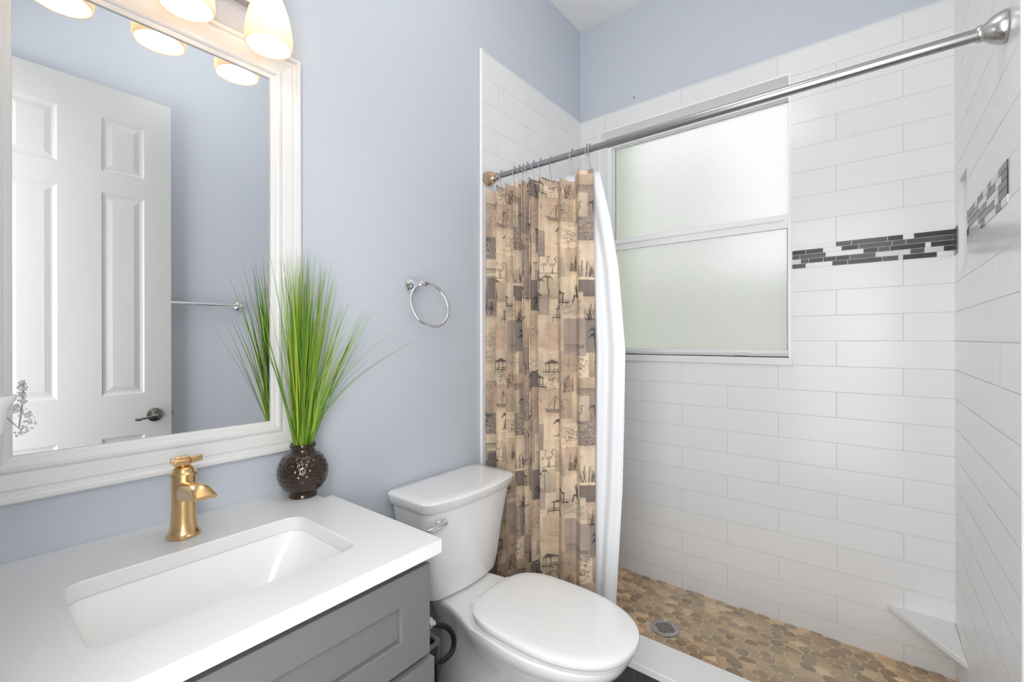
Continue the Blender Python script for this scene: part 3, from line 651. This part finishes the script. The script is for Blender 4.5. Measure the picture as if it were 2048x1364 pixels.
# ---------------------------------------------------------------- toilet
TX = 1.140
to = thing('toilet', 'white elongated toilet with closed lid between vanity and curtain', 'toilet', (TX, WL, 0))
def tp(u, x, z): return (TX + x, WL - u, z)
def tankring(z, hw, ub, uf, r, bow, n=7):
    """rounded rectangle whose front edge bows outward"""
    pts = rrect(-hw, hw, ub, uf, r, n); out = []
    for x, u in pts:
        t = (u - ub) / (uf - ub); out.append(tp(u + bow * max(0, t) * (1 - (x / hw) ** 2), x, z))
    return out
def densify(ring, k):  # add points on long spans
    out = []
    for i in range(len(ring)):
        a, b_ = Vector(ring[i]), Vector(ring[(i + 1) % len(ring)]); m = k if (a - b_).length > 0.08 else 1
        for j in range(m): out.append(a.lerp(b_, j / m))
    return out
def tankr(z, hw, ub, uf, r, bow):
    pts = rrect(-hw, hw, ub, uf, r, 7); P = []
    for i in range(len(pts)):
        a, c = pts[i], pts[(i + 1) % len(pts)]; m = 10 if abs(a[0] - c[0]) > 0.08 else 1
        for j in range(m): P.append((a[0] + (c[0] - a[0]) * j / m, a[1] + (c[1] - a[1]) * j / m))
    return [tp(u + bow * max(0, (u - ub) / (uf - ub)) * (1 - (x / hw) ** 2), x, z) for x, u in P]
rings = [tankr(0.395, 0.150, 0.035, 0.165, 0.03, 0.02), tankr(0.402, 0.163, 0.03, 0.178, 0.03, 0.024), tankr(0.45, 0.172, 0.028, 0.185, 0.03, 0.028), tankr(0.56, 0.186, 0.026, 0.193, 0.028, 0.030), tankr(0.705, 0.208, 0.024, 0.209, 0.026, 0.032)]
link('tank', loft(rings), 'ceramic', to, smooth=True)
rings = [tankr(0.7055, 0.205, 0.024, 0.205, 0.026, 0.032), tankr(0.7065, 0.2165, 0.018, 0.216, 0.028, 0.033), tankr(0.710, 0.2185, 0.016, 0.218, 0.030, 0.034), tankr(0.736, 0.224, 0.012, 0.224, 0.032, 0.035), tankr(0.740, 0.222, 0.013, 0.222, 0.032, 0.035), tankr(0.7435, 0.216, 0.018, 0.216, 0.030, 0.034), tankr(0.7445, 0.18, 0.04, 0.19, 0.03, 0.03)]
link('tank_lid', loft(rings), 'ceramic', to, smooth=True)
# flush lever
fx, fz = -0.152, 0.665
fl = link('flush_lever', lathe([(0.015, 0.0), (0.0185, -0.003), (0.0185, -0.009), (0.014, -0.014), (0.006, -0.017)], tp(0.205, fx, fz), 26, 'Y'), 'chrome', to, smooth=True)
path = [tp(0.222 + 0.006 * math.sin(t * PI), fx - 0.070 * t + 0.006, fz + 0.004 - 0.009 * t) for t in [i / 8 for i in range(9)]]
link('lever_arm', tube(path, [0.0125, 0.0115, 0.010, 0.009, 0.0080, 0.007, 0.0065, 0.006, 0.004], 12), 'chrome', fl, smooth=True)
def egg(u0, u1, hw, z, um=None, sq=2.0, n=48, fr=2.15, dx=0.0):
    """toilet outline: squarer back, rounder front; u0 back, u1 front"""
    um = um if um is not None else u0 + (u1 - u0) * 0.42; out = []
    for i in range(n):
        t = 2 * PI * i / n; c, s = math.cos(t), math.sin(t)
        e = fr if s > 0 else sq
        x = hw * math.copysign(abs(c) ** (2 / e), c); u = um + (u1 - um if s > 0 else um - u0) * math.copysign(abs(s) ** (2 / e), s)
        out.append(tp(u, x + dx, z))
    return out
# bowl, pedestal: one continuous ceramic surface from foot to rim
B = [(0.000, 0.06, 0.56, 0.100, 0.30, 3.0, 2.6), (0.010, 0.055, 0.565, 0.105, 0.30, 3.0, 2.6), (0.030, 0.065, 0.555, 0.100, 0.30, 3.0, 2.6), (0.10, 0.08, 0.52, 0.090, 0.30, 2.8, 2.4),
     (0.19, 0.08, 0.57, 0.090, 0.34, 2.8, 2.3), (0.26, 0.07, 0.65, 0.110, 0.40, 2.8, 2.2), (0.31, 0.05, 0.72, 0.140, 0.46, 3.0, 2.15), (0.35, 0.035, 0.762, 0.163, 0.49, 3.4, 2.15),
     (0.373, 0.03, 0.775, 0.171, 0.50, 3.8, 2.15), (0.383, 0.03, 0.777, 0.171, 0.50, 3.8, 2.15), (0.388, 0.035, 0.771, 0.166, 0.50, 3.8, 2.15)]
rings = []
for z, u0, u1, hw, um, sq, fr in B:
    ring = egg(u0, u1, hw, z, um, sq, 56, fr)
    # the neck under the tank is narrower than the bowl above floor level
    rg2 = []
    for p in ring:
        u = WL - p[1]; x = p[0] - TX; k = 1.0
        if z > 0.2:
            f = max(0.0, min(1.0, (0.42 - u) / 0.22)); k = 1 - 0.26 * f * f * (3 - 2 * f) * min(1, (z - 0.2) / 0.15)
        rg2.append((TX + x * k, p[1], z))
    rings.append(rg2)
link('bowl', loft(rings), 'ceramic', to, smooth=True)
def ringset(zs): return [egg(u0, u1, hw, z, um, sq, 64, 2.2) for z, u0, u1, hw, um, sq in zs]
link('seat', loft(ringset([(0.3885, 0.325, 0.772, 0.150, 0.53, 3.6), (0.390, 0.312, 0.784, 0.162, 0.53, 3.6), (0.398, 0.310, 0.787, 0.165, 0.53, 3.6), (0.402, 0.325, 0.772, 0.150, 0.53, 3.6)])), 'seat', to, smooth=True)
link('seat_lid', loft(ringset([(0.4075, 0.322, 0.776, 0.157, 0.53, 3.6), (0.4085, 0.306, 0.793, 0.172, 0.53, 3.6), (0.412, 0.304, 0.795, 0.174, 0.53, 3.6), (0.426, 0.303, 0.797, 0.175, 0.53, 3.6), (0.4295, 0.305, 0.795, 0.1735, 0.53, 3.5), (0.4315, 0.310, 0.789, 0.169, 0.53, 3.4), (0.4330, 0.33, 0.77, 0.150, 0.53, 3.0), (0.4340, 0.42, 0.66, 0.07, 0.53, 2.3)])), 'seat', to, smooth=True)
for s in (-1, 1):
    link('hinge', bx(TX + s * 0.075 - 0.020, TX + s * 0.075 + 0.020, WL - 0.312, WL - 0.285, 0.3905, 0.418), 'seat', to, bevel=0.005)
for s in (-1, 1):
    link('bolt_cap', lathe([(0.013, 0), (0.013, 0.006), (0.008, 0.013), (0.002, 0.015)], tp(0.30, s * 0.116, 0.0), 16), 'seat', to, smooth=True)

# waste bin and water hose behind the vanity corner
wb = thing('waste_bin', 'small dark grey waste bin beside the toilet base behind the vanity', 'bin', (0.90, 1.16, 0))
def rb(x0, x1, ya, yb, z, r=0.015): return [(u, v, z) for u, v in rrect(x0, x1, ya, yb, r, 4)]
bx0, bx1, by0, by1 = 0.80, 1.005, 1.09, 1.255
link('bin_body', loft([rb(bx0 + .03, bx1 - .03, by0 + .02, by1 - .02, 0.0), rb(bx0 + 0.003, bx1 - .003, by0 + .003, by1 - .003, 0.268), rb(bx0 + .008, bx1 - .008, by0 + .008, by1 - .008, 0.268), rb(bx0 + .033, bx1 - .033, by0 + .025, by1 - .025, 0.006)]), 'bin', wb)
link('rim', loft([rb(bx0, bx1, by0, by1, 0.268), rb(bx0 - .001, bx1 + .001, by0 - .001, by1 + .001, 0.277), rb(bx0 + .010, bx1 - .010, by0 + .010, by1 - .010, 0.277), rb(bx0 + .010, bx1 - .010, by0 + .010, by1 - .010, 0.268)], False, False), 'binrim', wb)
ws = thing('water_supply', 'black flexible water hose looping from a chrome valve beside the toilet', 'hose', (0.87, 1.0, 0.3))
hp = [(0.885, 1.000, 0.420), (0.905, 0.995, 0.412), (0.930, 0.992, 0.395), (0.952, 0.990, 0.368), (0.962, 0.990, 0.338), (0.955, 0.990, 0.312), (0.932, 0.992, 0.300), (0.905, 0.996, 0.302), (0.875, 1.0, 0.312), (0.845, 1.01, 0.32)]
def smooth_path(P, k=6):
    P = [Vector(p) for p in P]; out = []
    for i in range(len(P) - 1):
        p0, p1, p2, p3 = P[max(i - 1, 0)], P[i], P[i + 1], P[min(i + 2, len(P) - 1)]
        for j in range(k):
            t = j / k; out.append(0.5 * ((2 * p1) + (-p0 + p2) * t + (2 * p0 - 5 * p1 + 4 * p2 - p3) * t * t + (-p0 + 3 * p1 - 3 * p2 + p3) * t ** 3))
    return out + [P[-1]]
link('hose', tube(smooth_path(hp), 0.0078, 12), 'black', ws, smooth=True)
link('hose', tube([(0.892, 0.995, 0.305), (0.893, 0.995, 0.2), (0.893, 1.0, 0.1), (0.893, 1.01, 0.0)], 0.0075, 12), 'black', ws, smooth=True)
b = tube([(0.845, 1.02, 0.445), (0.868, 1.008, 0.434), (0.889, 0.998, 0.420)], [0.013, 0.013, 0.010], 14)
link('valve', b, 'chrome', ws, smooth=True)
link('valve_nut', lathe([(0.015, -0.008), (0.017, -0.006), (0.017, 0.006), (0.015, 0.008)], (0.874, 1.004, 0.430), 6, 'X'), 'chrome', ws)

# ---------------------------------------------------------------- shower rod, rings
RX, RZ = 1.447, 1.931
rod = thing('shower_rod', 'brushed steel tension rod across the shower opening', 'shower rod', (RX, 0.5, RZ))
link('outer_tube', tube([(RX, WR + 0.044, RZ), (RX, 0.72, RZ)], 0.0135, 20), 'rodsteel', rod, smooth=True)
link('inner_tube', tube([(RX, 0.72, RZ), (RX, WL - TK - 0.03, RZ)], 0.0112, 20), 'rodsteel', rod, smooth=True)
def fl_prof(s): return [(0.033, 0.0), (0.034, s * 0.003), (0.0335, s * 0.010), (0.031, s * 0.020), (0.026, s * 0.032), (0.019, s * 0.042), (0.0165, s * 0.046), (0.0175, s * 0.048), (0.0175, s * 0.056), (0.0150, s * 0.060)]
o = link('end_flange', lathe([(r * 1.02, h * 0.8) for r, h in fl_prof(1)], (RX, WR, RZ), 36, 'Y'), 'nickel', rod, smooth=True)
o = link('end_flange', lathe([(r * 0.92, h) for r, h in fl_prof(-1)], (RX, WL - TK, RZ), 36, 'Y'), 'bronze', rod, smooth=True); o['label'] = 'copper coloured end flange'
hooks = [1.243, 1.203, 1.133, 1.108, 1.087, 1.068, 1.037, 1.005, 0.958, 0.863, 0.800, 0.790]
def ring_path(y, dy):
    pts = []
    r = 0.0185
    for i in range(22):
        a = math.radians(-60 + i * 300 / 21); pts.append((RX + r * math.sin(a) * 1.0, y, RZ + r * math.cos(a) - 0.002))
    pts = pts[::-1]
    x, yy, z = pts[-1]
    out = [(px_, py_, pz_) for px_, py_, pz_ in pts]
    out += [(RX - 0.010, y + dy * 0.3, RZ - 0.030), (RX - 0.002, y + dy * 0.7, RZ - 0.045), (RX + 0.004, y + dy, RZ - 0.058), (RX + 0.008, y + dy, RZ - 0.066), (RX + 0.003, y + dy, RZ - 0.071)]
    return out
proto = None
hook_names = ['first hook from the wall', 'second hook from the wall', 'third hook from the wall', 'fourth hook from the wall', 'fifth hook from the wall', 'sixth hook from the wall', 'seventh hook from the wall',
              'eighth hook from the wall', 'hook at the left end of the wide gap', 'hook in the middle of the open gap', 'second to last at the free edge', 'last hook holding the curtain and liner edge']
proto = thing('curtain_hook', 'x', 'curtain hook', (RX, hooks[0], RZ), 'wire hooks along the shower rod')
link('wire', tube(ring_path(hooks[0], 0.0), 0.0013, 6), 'chrome', proto, smooth=True)
link('roller_ball', lathe([(0.0005, -0.004), (0.003, -0.0035), (0.0042, 0), (0.003, 0.0035), (0.0005, 0.004)], (RX, hooks[0], RZ + 0.0178), 10, 'Y'), 'nickel', proto, smooth=True)
for i, y in enumerate(hooks):
    if i == 0: h = proto
    else:
        h = proto.copy(); C.objects.link(h)
        for ch in list(proto.children):
            c = ch.copy(); C.objects.link(c); c.parent = h; c.matrix_parent_inverse = ch.matrix_parent_inverse.copy()
    h.location = (RX, y, RZ); h.rotation_euler = (0, 0, math.radians(((i * 37) % 30) - 15) if i else 0)
    h['label'] = 'chrome wire curtain hook on the rod, ' + hook_names[i]

# ---------------------------------------------------------------- printed shower curtain
SZ = 0.74; NPX = 620
def make_print():
    """sepia patchwork of beach sketches, drawn into an array (one repeat of the cloth)"""
    rnd = random.Random(5); A = np.zeros((NPX, NPX, 3), np.float32); n = NPX
    yy, xx = np.mgrid[0:n, 0:n].astype(np.float32)
    rs = np.random.RandomState(2)
    def noise(sc):
        g = rs.rand(int(n / sc) + 3, int(n / sc) + 3); gx, gy = xx / sc, yy / sc; x0, y0 = gx.astype(int), gy.astype(int); fx, fy = gx - x0, gy - y0
        fx = fx * fx * (3 - 2 * fx); fy = fy * fy * (3 - 2 * fy)
        return g[y0, x0] * (1 - fx) * (1 - fy) + g[y0, x0 + 1] * fx * (1 - fy) + g[y0 + 1, x0] * (1 - fx) * fy + g[y0 + 1, x0 + 1] * fx * fy
    nz = noise(26) * .5 + noise(11) * .3 + noise(4) * .2
    cream = np.array((0.80, 0.65, 0.48)); tan = np.array((0.64, 0.48, 0.345)); taupe = np.array((0.42, 0.33, 0.275)); grey = np.array((0.27, 0.225, 0.20)); ink = np.array((0.075, 0.062, 0.06))
    A[:] = cream * 0.9
    A[:] = A * (0.88 + 0.24 * nz[..., None])
    def line(x0, y0, x1, y1, w, c=ink, al=0.8):
        L = max(1, int(max(abs(x1 - x0), abs(y1 - y0)) * 1.3))
        for k in range(L + 1):
            x = x0 + (x1 - x0) * k / L; y = y0 + (y1 - y0) * k / L; r = w / 2
            a, b_, c_, d_ = int(x - r), int(x + r) + 1, int(y - r), int(y + r) + 1
            for q in range(c_, d_):
                for p in range(a, b_): A[q % n, p % n] = A[q % n, p % n] * (1 - al * .36) + c * al * .36
    def ell(cx, cy, rx, ry, c, al):
        a = int(rx) + 1; b_ = int(ry) + 1
        for q in range(-b_, b_ + 1):
            for p in range(-a, a + 1):
                if (p / rx) ** 2 + (q / ry) ** 2 < 1: A[int(cy + q) % n, int(cx + p) % n] = A[int(cy + q) % n, int(cx + p) % n] * (1 - al) + c * al
    cells = []
    ycur = 0; rows = [70, 90, 60, 95, 75, 65, 90, 75]
    for ri, rh in enumerate(rows):
        x = (ri * 47) % 60 - 60
        while x < n:
            w_ = rnd.choice((62, 80, 98, 118)); cells.append((x, ycur + rnd.choice((-14, 0, 10)), w_, rh + rnd.choice((0, 14, 24)))); x += w_
        ycur += rh
    rnd.shuffle(cells)
    for k, (cx, cy, cw, ch) in enumerate(cells):
        mode = rnd.random()
        c0 = cream if mode < .34 else tan if mode < .62 else taupe if mode < .87 else grey
        c1 = c0 * rnd.uniform(.6, .85) if rnd.random() < .6 else c0 * 1.15
        xs = np.arange(cx, cx + cw) % n; ys = np.arange(cy, cy + ch) % n
        t = np.linspace(0, 1, ch)[:, None, None]
        blk = (c0 * (1 - t) + c1 * t) * (0.80 + 0.4 * nz[np.ix_(ys, xs)][..., None])
        A[np.ix_(ys, xs)] = blk * 0.92 + A[np.ix_(ys, xs)] * 0.08
    for k, (cx, cy, cw, ch) in enumerate(cells):
        kind = rnd.choice(('palm', 'palm', 'flamingo', 'chair', 'hut', 'foliage', 'foliage', 'foliage', 'grass', 'grass', 'waves', 'waves', 'boat', 'dune', 'dune', 'shell'))
        ox, oy = cx + cw / 2, cy + ch - 8
        if kind == 'palm':
            for _ in range(rnd.choice((1, 2, 3))):
                bx_ = ox + rnd.uniform(-25, 25); tx = bx_ + rnd.uniform(-12, 12); ty = oy - rnd.uniform(40, 62); line(bx_, oy, tx, ty, 3)
                for q in range(13):
                    a = PI * q / 12; x1 = tx + 13 * math.cos(a); y1 = ty - 8 * math.sin(a); line(tx, ty, x1, y1, 1.1); line(x1, y1, x1 + 7 * math.cos(a), y1 + rnd.uniform(4, 11), 1.1)
                for q in range(5): line(bx_ - 10, oy - q, bx_ + 12, oy - q + 1, 1, taupe, .5)
        elif kind == 'flamingo':
            for s in (-15, 12):
                x0 = ox + s; ell(x0, oy - 28, 11, 6, taupe, .7); line(x0, oy - 22, x0 + 1, oy, 1.4); line(x0 + 4, oy - 22, x0 + 4, oy, 1.4)
                pts = [(9, -30), (14, -38), (10, -48), (15, -55), (20, -50)]
                for (a, b1), (c_, d_) in zip(pts, pts[1:]): line(x0 + a, oy + b1, x0 + c_, oy + d_, 2)
            for q in range(4): line(ox - 35, oy + 2 * q - 2, ox + 35, oy + 2 * q - 3, 1, al=.4)
        elif kind == 'chair':
            for q in range(7): line(ox - 16 + 5 * q, oy - 58 + abs(q - 3) * 2, ox - 10 + 4 * q, oy - 16, 3.2, ink, .75)
            line(ox - 22, oy - 22, ox + 26, oy - 18, 4); line(ox - 20, oy - 22, ox - 26, oy, 4); line(ox + 22, oy - 18, ox + 27, oy, 4); line(ox - 14, oy - 38, ox + 18, oy - 36, 3)
        elif kind == 'hut':
            for q in range(14): line(ox - q * 2.2, oy - 52 + q, ox + q * 2.2, oy - 52 + q, 1.6, ink, .7)
            for s in (-22, -8, 8, 22): line(ox + s, oy - 39, ox + s, oy - 12, 2.5)
            line(ox - 36, oy - 13, ox + 40, oy - 11, 3); line(ox - 36, oy - 20, ox + 40, oy - 19, 1.4)
            for q in range(6): line(ox - 36 + q * 14, oy - 12, ox - 36 + q * 14, oy, 1.8)
        elif kind == 'foliage':
            for _ in range(260):
                a = rnd.gauss(ox, cw * .22); b1 = rnd.gauss(cy + ch * .5, ch * .22); ell(a, b1, rnd.uniform(1, 3), rnd.uniform(1, 2.4), rnd.choice((ink, grey, taupe, cream)), .5)
        elif kind == 'grass':
            for _ in range(34):
                a = ox + rnd.uniform(-cw * .4, cw * .4); line(a, oy, a + rnd.uniform(-12, 12), oy - rnd.uniform(14, 52), 1.4, ink, .6)
        elif kind == 'waves':
            for q in range(9):
                y1 = cy + ch * .35 + q * 5; px_ = None
                for x1 in range(int(cx), int(cx + cw), 5):
                    p = (x1, y1 + 2.5 * math.sin(x1 * .12 + q * 1.7))
                    if px_: line(*px_, *p, 1.2, grey, .55)
                    px_ = p
        elif kind == 'boat':
            for q in range(6): line(ox - 34 + q * 2, oy - 16 + q * 2, ox + 34 - q * 3, oy - 12 + q * 2, 2, taupe * .6, .7)
            line(ox, oy - 16, ox + 4, oy - 58, 2.2); line(ox + 4, oy - 58, ox + 26, oy - 18, 1.2); line(ox + 4, oy - 58, ox - 20, oy - 18, 1.2)
        elif kind == 'dune':
            for q in range(16): line(cx + 4, oy - q * 1.6 - 10 * math.sin(q * .2), cx + cw - 4, oy - 16 - q * .6, 1.6, taupe * .7, .35)
        else:
            for q in range(7): a = PI * (0.15 + 0.7 * q / 6); line(ox, oy - 8, ox + 26 * math.cos(a), oy - 8 - 30 * math.sin(a), 1.6, grey, .7)
            ell(ox + 20, oy - 12, 9, 5, taupe, .5)
    return np.clip(A, 0.01, 0.95)
def curtain():
    NU, NV = 620, 880
    ys = np.linspace(0, 1, NU)
    kn = [(0.0, 1.274), (0.55, 1.235), (1.1, 1.203), (2.0, 1.160), (3.0, 1.118), (4.0, 1.078), (5.0, 1.040), (6.0, 0.992), (6.9, 0.905), (7.8, 0.840), (8.45, 0.792)]
    ph = np.linspace(0, kn[-1][0], NU); ybase = np.interp(ph, [k[0] for k in kn], [k[1] for k in kn])
    amp = np.interp(ph, [0, .5, 2, 4, 5.5, 6.2, 7.2, 8.45], [.016, .026, .030, .032, .034, .036, .028, .020])
    zt, zb = 1.868, 0.203
    verts = np.zeros((NV, NU, 3), np.float32)
    for r in range(NV):
        v = r / (NV - 1); z = zt + (zb - zt) * v
        phz = ph + 0.10 * np.sin(v * 3.1 + ph * 1.3) * v
        s = np.sin(2 * PI * phz); c = np.cos(2 * PI * phz)
        a = amp * (1.0 + 0.10 * math.sin(v * 5)) * (0.9 + 0.25 * np.sin(ph * 2.3 + v * 2.0) * v)
        x = 1.447 - a * np.sign(c) * np.abs(c) ** 0.8 + 0.005 * np.sin(ph * 9 + v * 7) * v
        y = ybase + 0.007 * np.sin(4 * PI * phz) * (1 - 0.3 * v) + 0.012 * v * np.sin(ph * 1.1 + 0.5)
        y = np.minimum(y, WL - TK - 0.002) - 0.010 * v * np.linspace(0.2, 1, NU)
        zz = np.full(NU, z); 
        sag = np.interp(ph, [0, 5.9, 6.5, 6.9, 7.4, 7.8, 8.1, 8.45], [0, 0, -.012, -.030, -.032, -.004, -.014, .004]) + 0.010 * np.maximum(0, c) - 0.004
        edge = np.interp(ph, [0, 8.45], [0.014, 0.0])
        zz = zz + (sag + edge) * max(0.0, 1 - v * 6)
        verts[r, :, 0] = x; verts[r, :, 1] = y; verts[r, :, 2] = zz
    mid = verts[NV // 3]; seg = np.sqrt(((mid[1:] - mid[:-1]) ** 2).sum(1)); arc = np.concatenate([[0], np.cumsum(seg)])
    img = make_print()
    uu = ((arc / SZ * NPX).astype(int)) % NPX; vv = (((np.arange(NV) / (NV - 1)) * (zt - zb) / SZ * NPX).astype(int)) % NPX
    cols = np.ones((NV, NU, 4), np.float32); cols[..., :3] = img[np.ix_(vv, uu)]
    idx = np.arange(NV * NU).reshape(NV, NU)
    quads = np.stack([idx[:-1, :-1], idx[:-1, 1:], idx[1:, 1:], idx[1:, :-1]], -1).reshape(-1, 4)
    me = bpy.data.meshes.new('shower_curtain'); nf = len(quads)
    me.vertices.add(NV * NU); me.vertices.foreach_set('co', verts.ravel())
    me.loops.add(nf * 4); me.loops.foreach_set('vertex_index', quads.ravel().astype(np.int32))
    me.polygons.add(nf); me.polygons.foreach_set('loop_start', np.arange(0, nf * 4, 4, dtype=np.int32)); me.polygons.foreach_set('use_smooth', np.ones(nf, bool))
    me.update(calc_edges=True); me.materials.append(M['cloth']); set_cols(me, cols)
    o = bpy.data.objects.new('shower_curtain', me); C.objects.link(o)
    so = o.modifiers.new('thick', 'SOLIDIFY'); so.thickness = 0.0012
    tag(o, 'sepia beach-sketch patchwork shower curtain drawn to the left', 'shower curtain')
    # white liner behind it
    NU2, NV2 = 120, 90; bm = bmesh.new(); V = []
    for r in range(NV2):
        v = r / (NV2 - 1); z = 1.868 + (0.215 - 1.868) * v
        ye = np.interp(z, [0.21, 0.33, 0.70, 0.95, 1.21, 1.5, 1.7, 1.87], [0.730, 0.725, 0.702, 0.695, 0.690, 0.715, 0.745, 0.780]); row = []
        for q in range(NU2):
            t = q / (NU2 - 1); y = 1.262 + (ye - 1.262) * t; f = min(1, v * 5 + 0.3)
            x = 1.505 + 0.010 * math.sin(t * 58 + v) * f * (1 - .6 * max(0, t - .8) / .2) + 0.014 * max(0, t - 0.78) / 0.22 - 0.02 * max(0, 1 - v * 5)
            row.append(bm.verts.new((x, y, z)))
        V.append(row)
    for a, c_ in zip(V, V[1:]):
        for q in range(NU2 - 1): bm.faces.new((a[q], a[q + 1], c_[q + 1], c_[q]))
    o = link('curtain_liner', bm, 'liner', smooth=True); so = o.modifiers.new('thick', 'SOLIDIFY'); so.thickness = 0.0006
    tag(o, 'plain white shower liner hanging behind the printed curtain', 'shower liner')
curtain()

# ---------------------------------------------------------------- shower drain
DXc, DYc = 1.883, 0.679
dr = thing('shower_drain', 'round metal drain grate set in the pebble shower floor', 'drain', (DXc, DYc, PAN))
sq = []
for i in range(-4, 5):
    for j in range(-4, 5):
        u, v = i * 0.0088, j * 0.0088
        if math.hypot(u, v) < 0.037: sq.append([(u - 0.003, v - 0.003), (u + 0.003, v - 0.003), (u + 0.003, v + 0.003), (u - 0.003, v + 0.003)])
disc = [(0.052 * math.cos(2 * PI * i / 48), 0.052 * math.sin(2 * PI * i / 48)) for i in range(48)]
link('grate', slab(disc, sq, lambda u, v, a: (DXc + u, DYc + v, PAN + a), 0.0005, 0.0035), 'nickel', dr)
link('throat', lathe([(0.050, 0), (0.050, 0.0004)], (DXc, DYc, PAN), 32), 'asphalt', dr)
link('outer_ring', lathe([(0.052, 0.0), (0.052, 0.0042), (0.057, 0.0042), (0.058, 0.0)], (DXc, DYc, PAN), 48, cap0=False, cap1=False), 'nickel', dr, smooth=True)

# ---------------------------------------------------------------- small white planter on the doorway wall at the far left
wp = thing('wall_planter', 'small white cup with a frosted sprig mounted at the left frame edge before the mirror', 'ornament', (0.03, 0.98, 1.12))
link('bracket', bx(WF, 0.010, 0.965, 0.995, 1.125, 1.155), 'trimwhite', wp, bevel=0.002)
link('cup', lathe([(0.014, 0), (0.020, 0.004), (0.027, 0.04), (0.034, 0.052), (0.034, 0.058), (0.030, 0.058), (0.024, 0.04), (0.016, 0.010)], (0.034, 0.98, 1.112), 24, sx=1), 'trimwhite', wp, smooth=True)
b = bmesh.new(); rp = random.Random(9)
for k in range(190):
    t = rp.random(); px_ = 0.071 + 0.010 * math.sin(t * 7) + rp.gauss(0, 0.0035); pz_ = 1.112 + 0.078 * t; py_ = 0.98 + rp.gauss(0, 0.008)
    if t > .55: px_ = 0.074 + rp.gauss(0, 0.002)
    a = rp.uniform(0, 2 * PI); l = rp.uniform(0.002, 0.0048); d = Vector((math.cos(a), rp.uniform(-.6, .6), math.sin(a))).normalized() * l; s = d.cross(Vector((0, 1, 0.2))).normalized() * l * .45
    p = Vector((px_, py_, pz_)); v = [bm_ for bm_ in (b.verts.new(p), b.verts.new(p + d * .5 + s), b.verts.new(p + d), b.verts.new(p + d * .5 - s))]; b.faces.new(v)
sp_ = link('sprig_leaves', b, 'petal', wp)
link('twig', tube([(0.040, 0.98, 1.165), (0.060, 0.98, 1.135), (0.070, 0.98, 1.120), (0.073, 0.98, 1.150), (0.075, 0.98, 1.188)], 0.0012, 6), 'twig', wp)

# tiny dark nail left in the painted wall above the window
tag(link('nail', lathe([(0.0035, 0), (0.0035, -0.002), (0.001, -0.003)], (WB + TK, 0.968, 2.51), 12, 'X'), 'asphalt'), 'tiny black nail head in the blue wall above the shower window', 'nail')
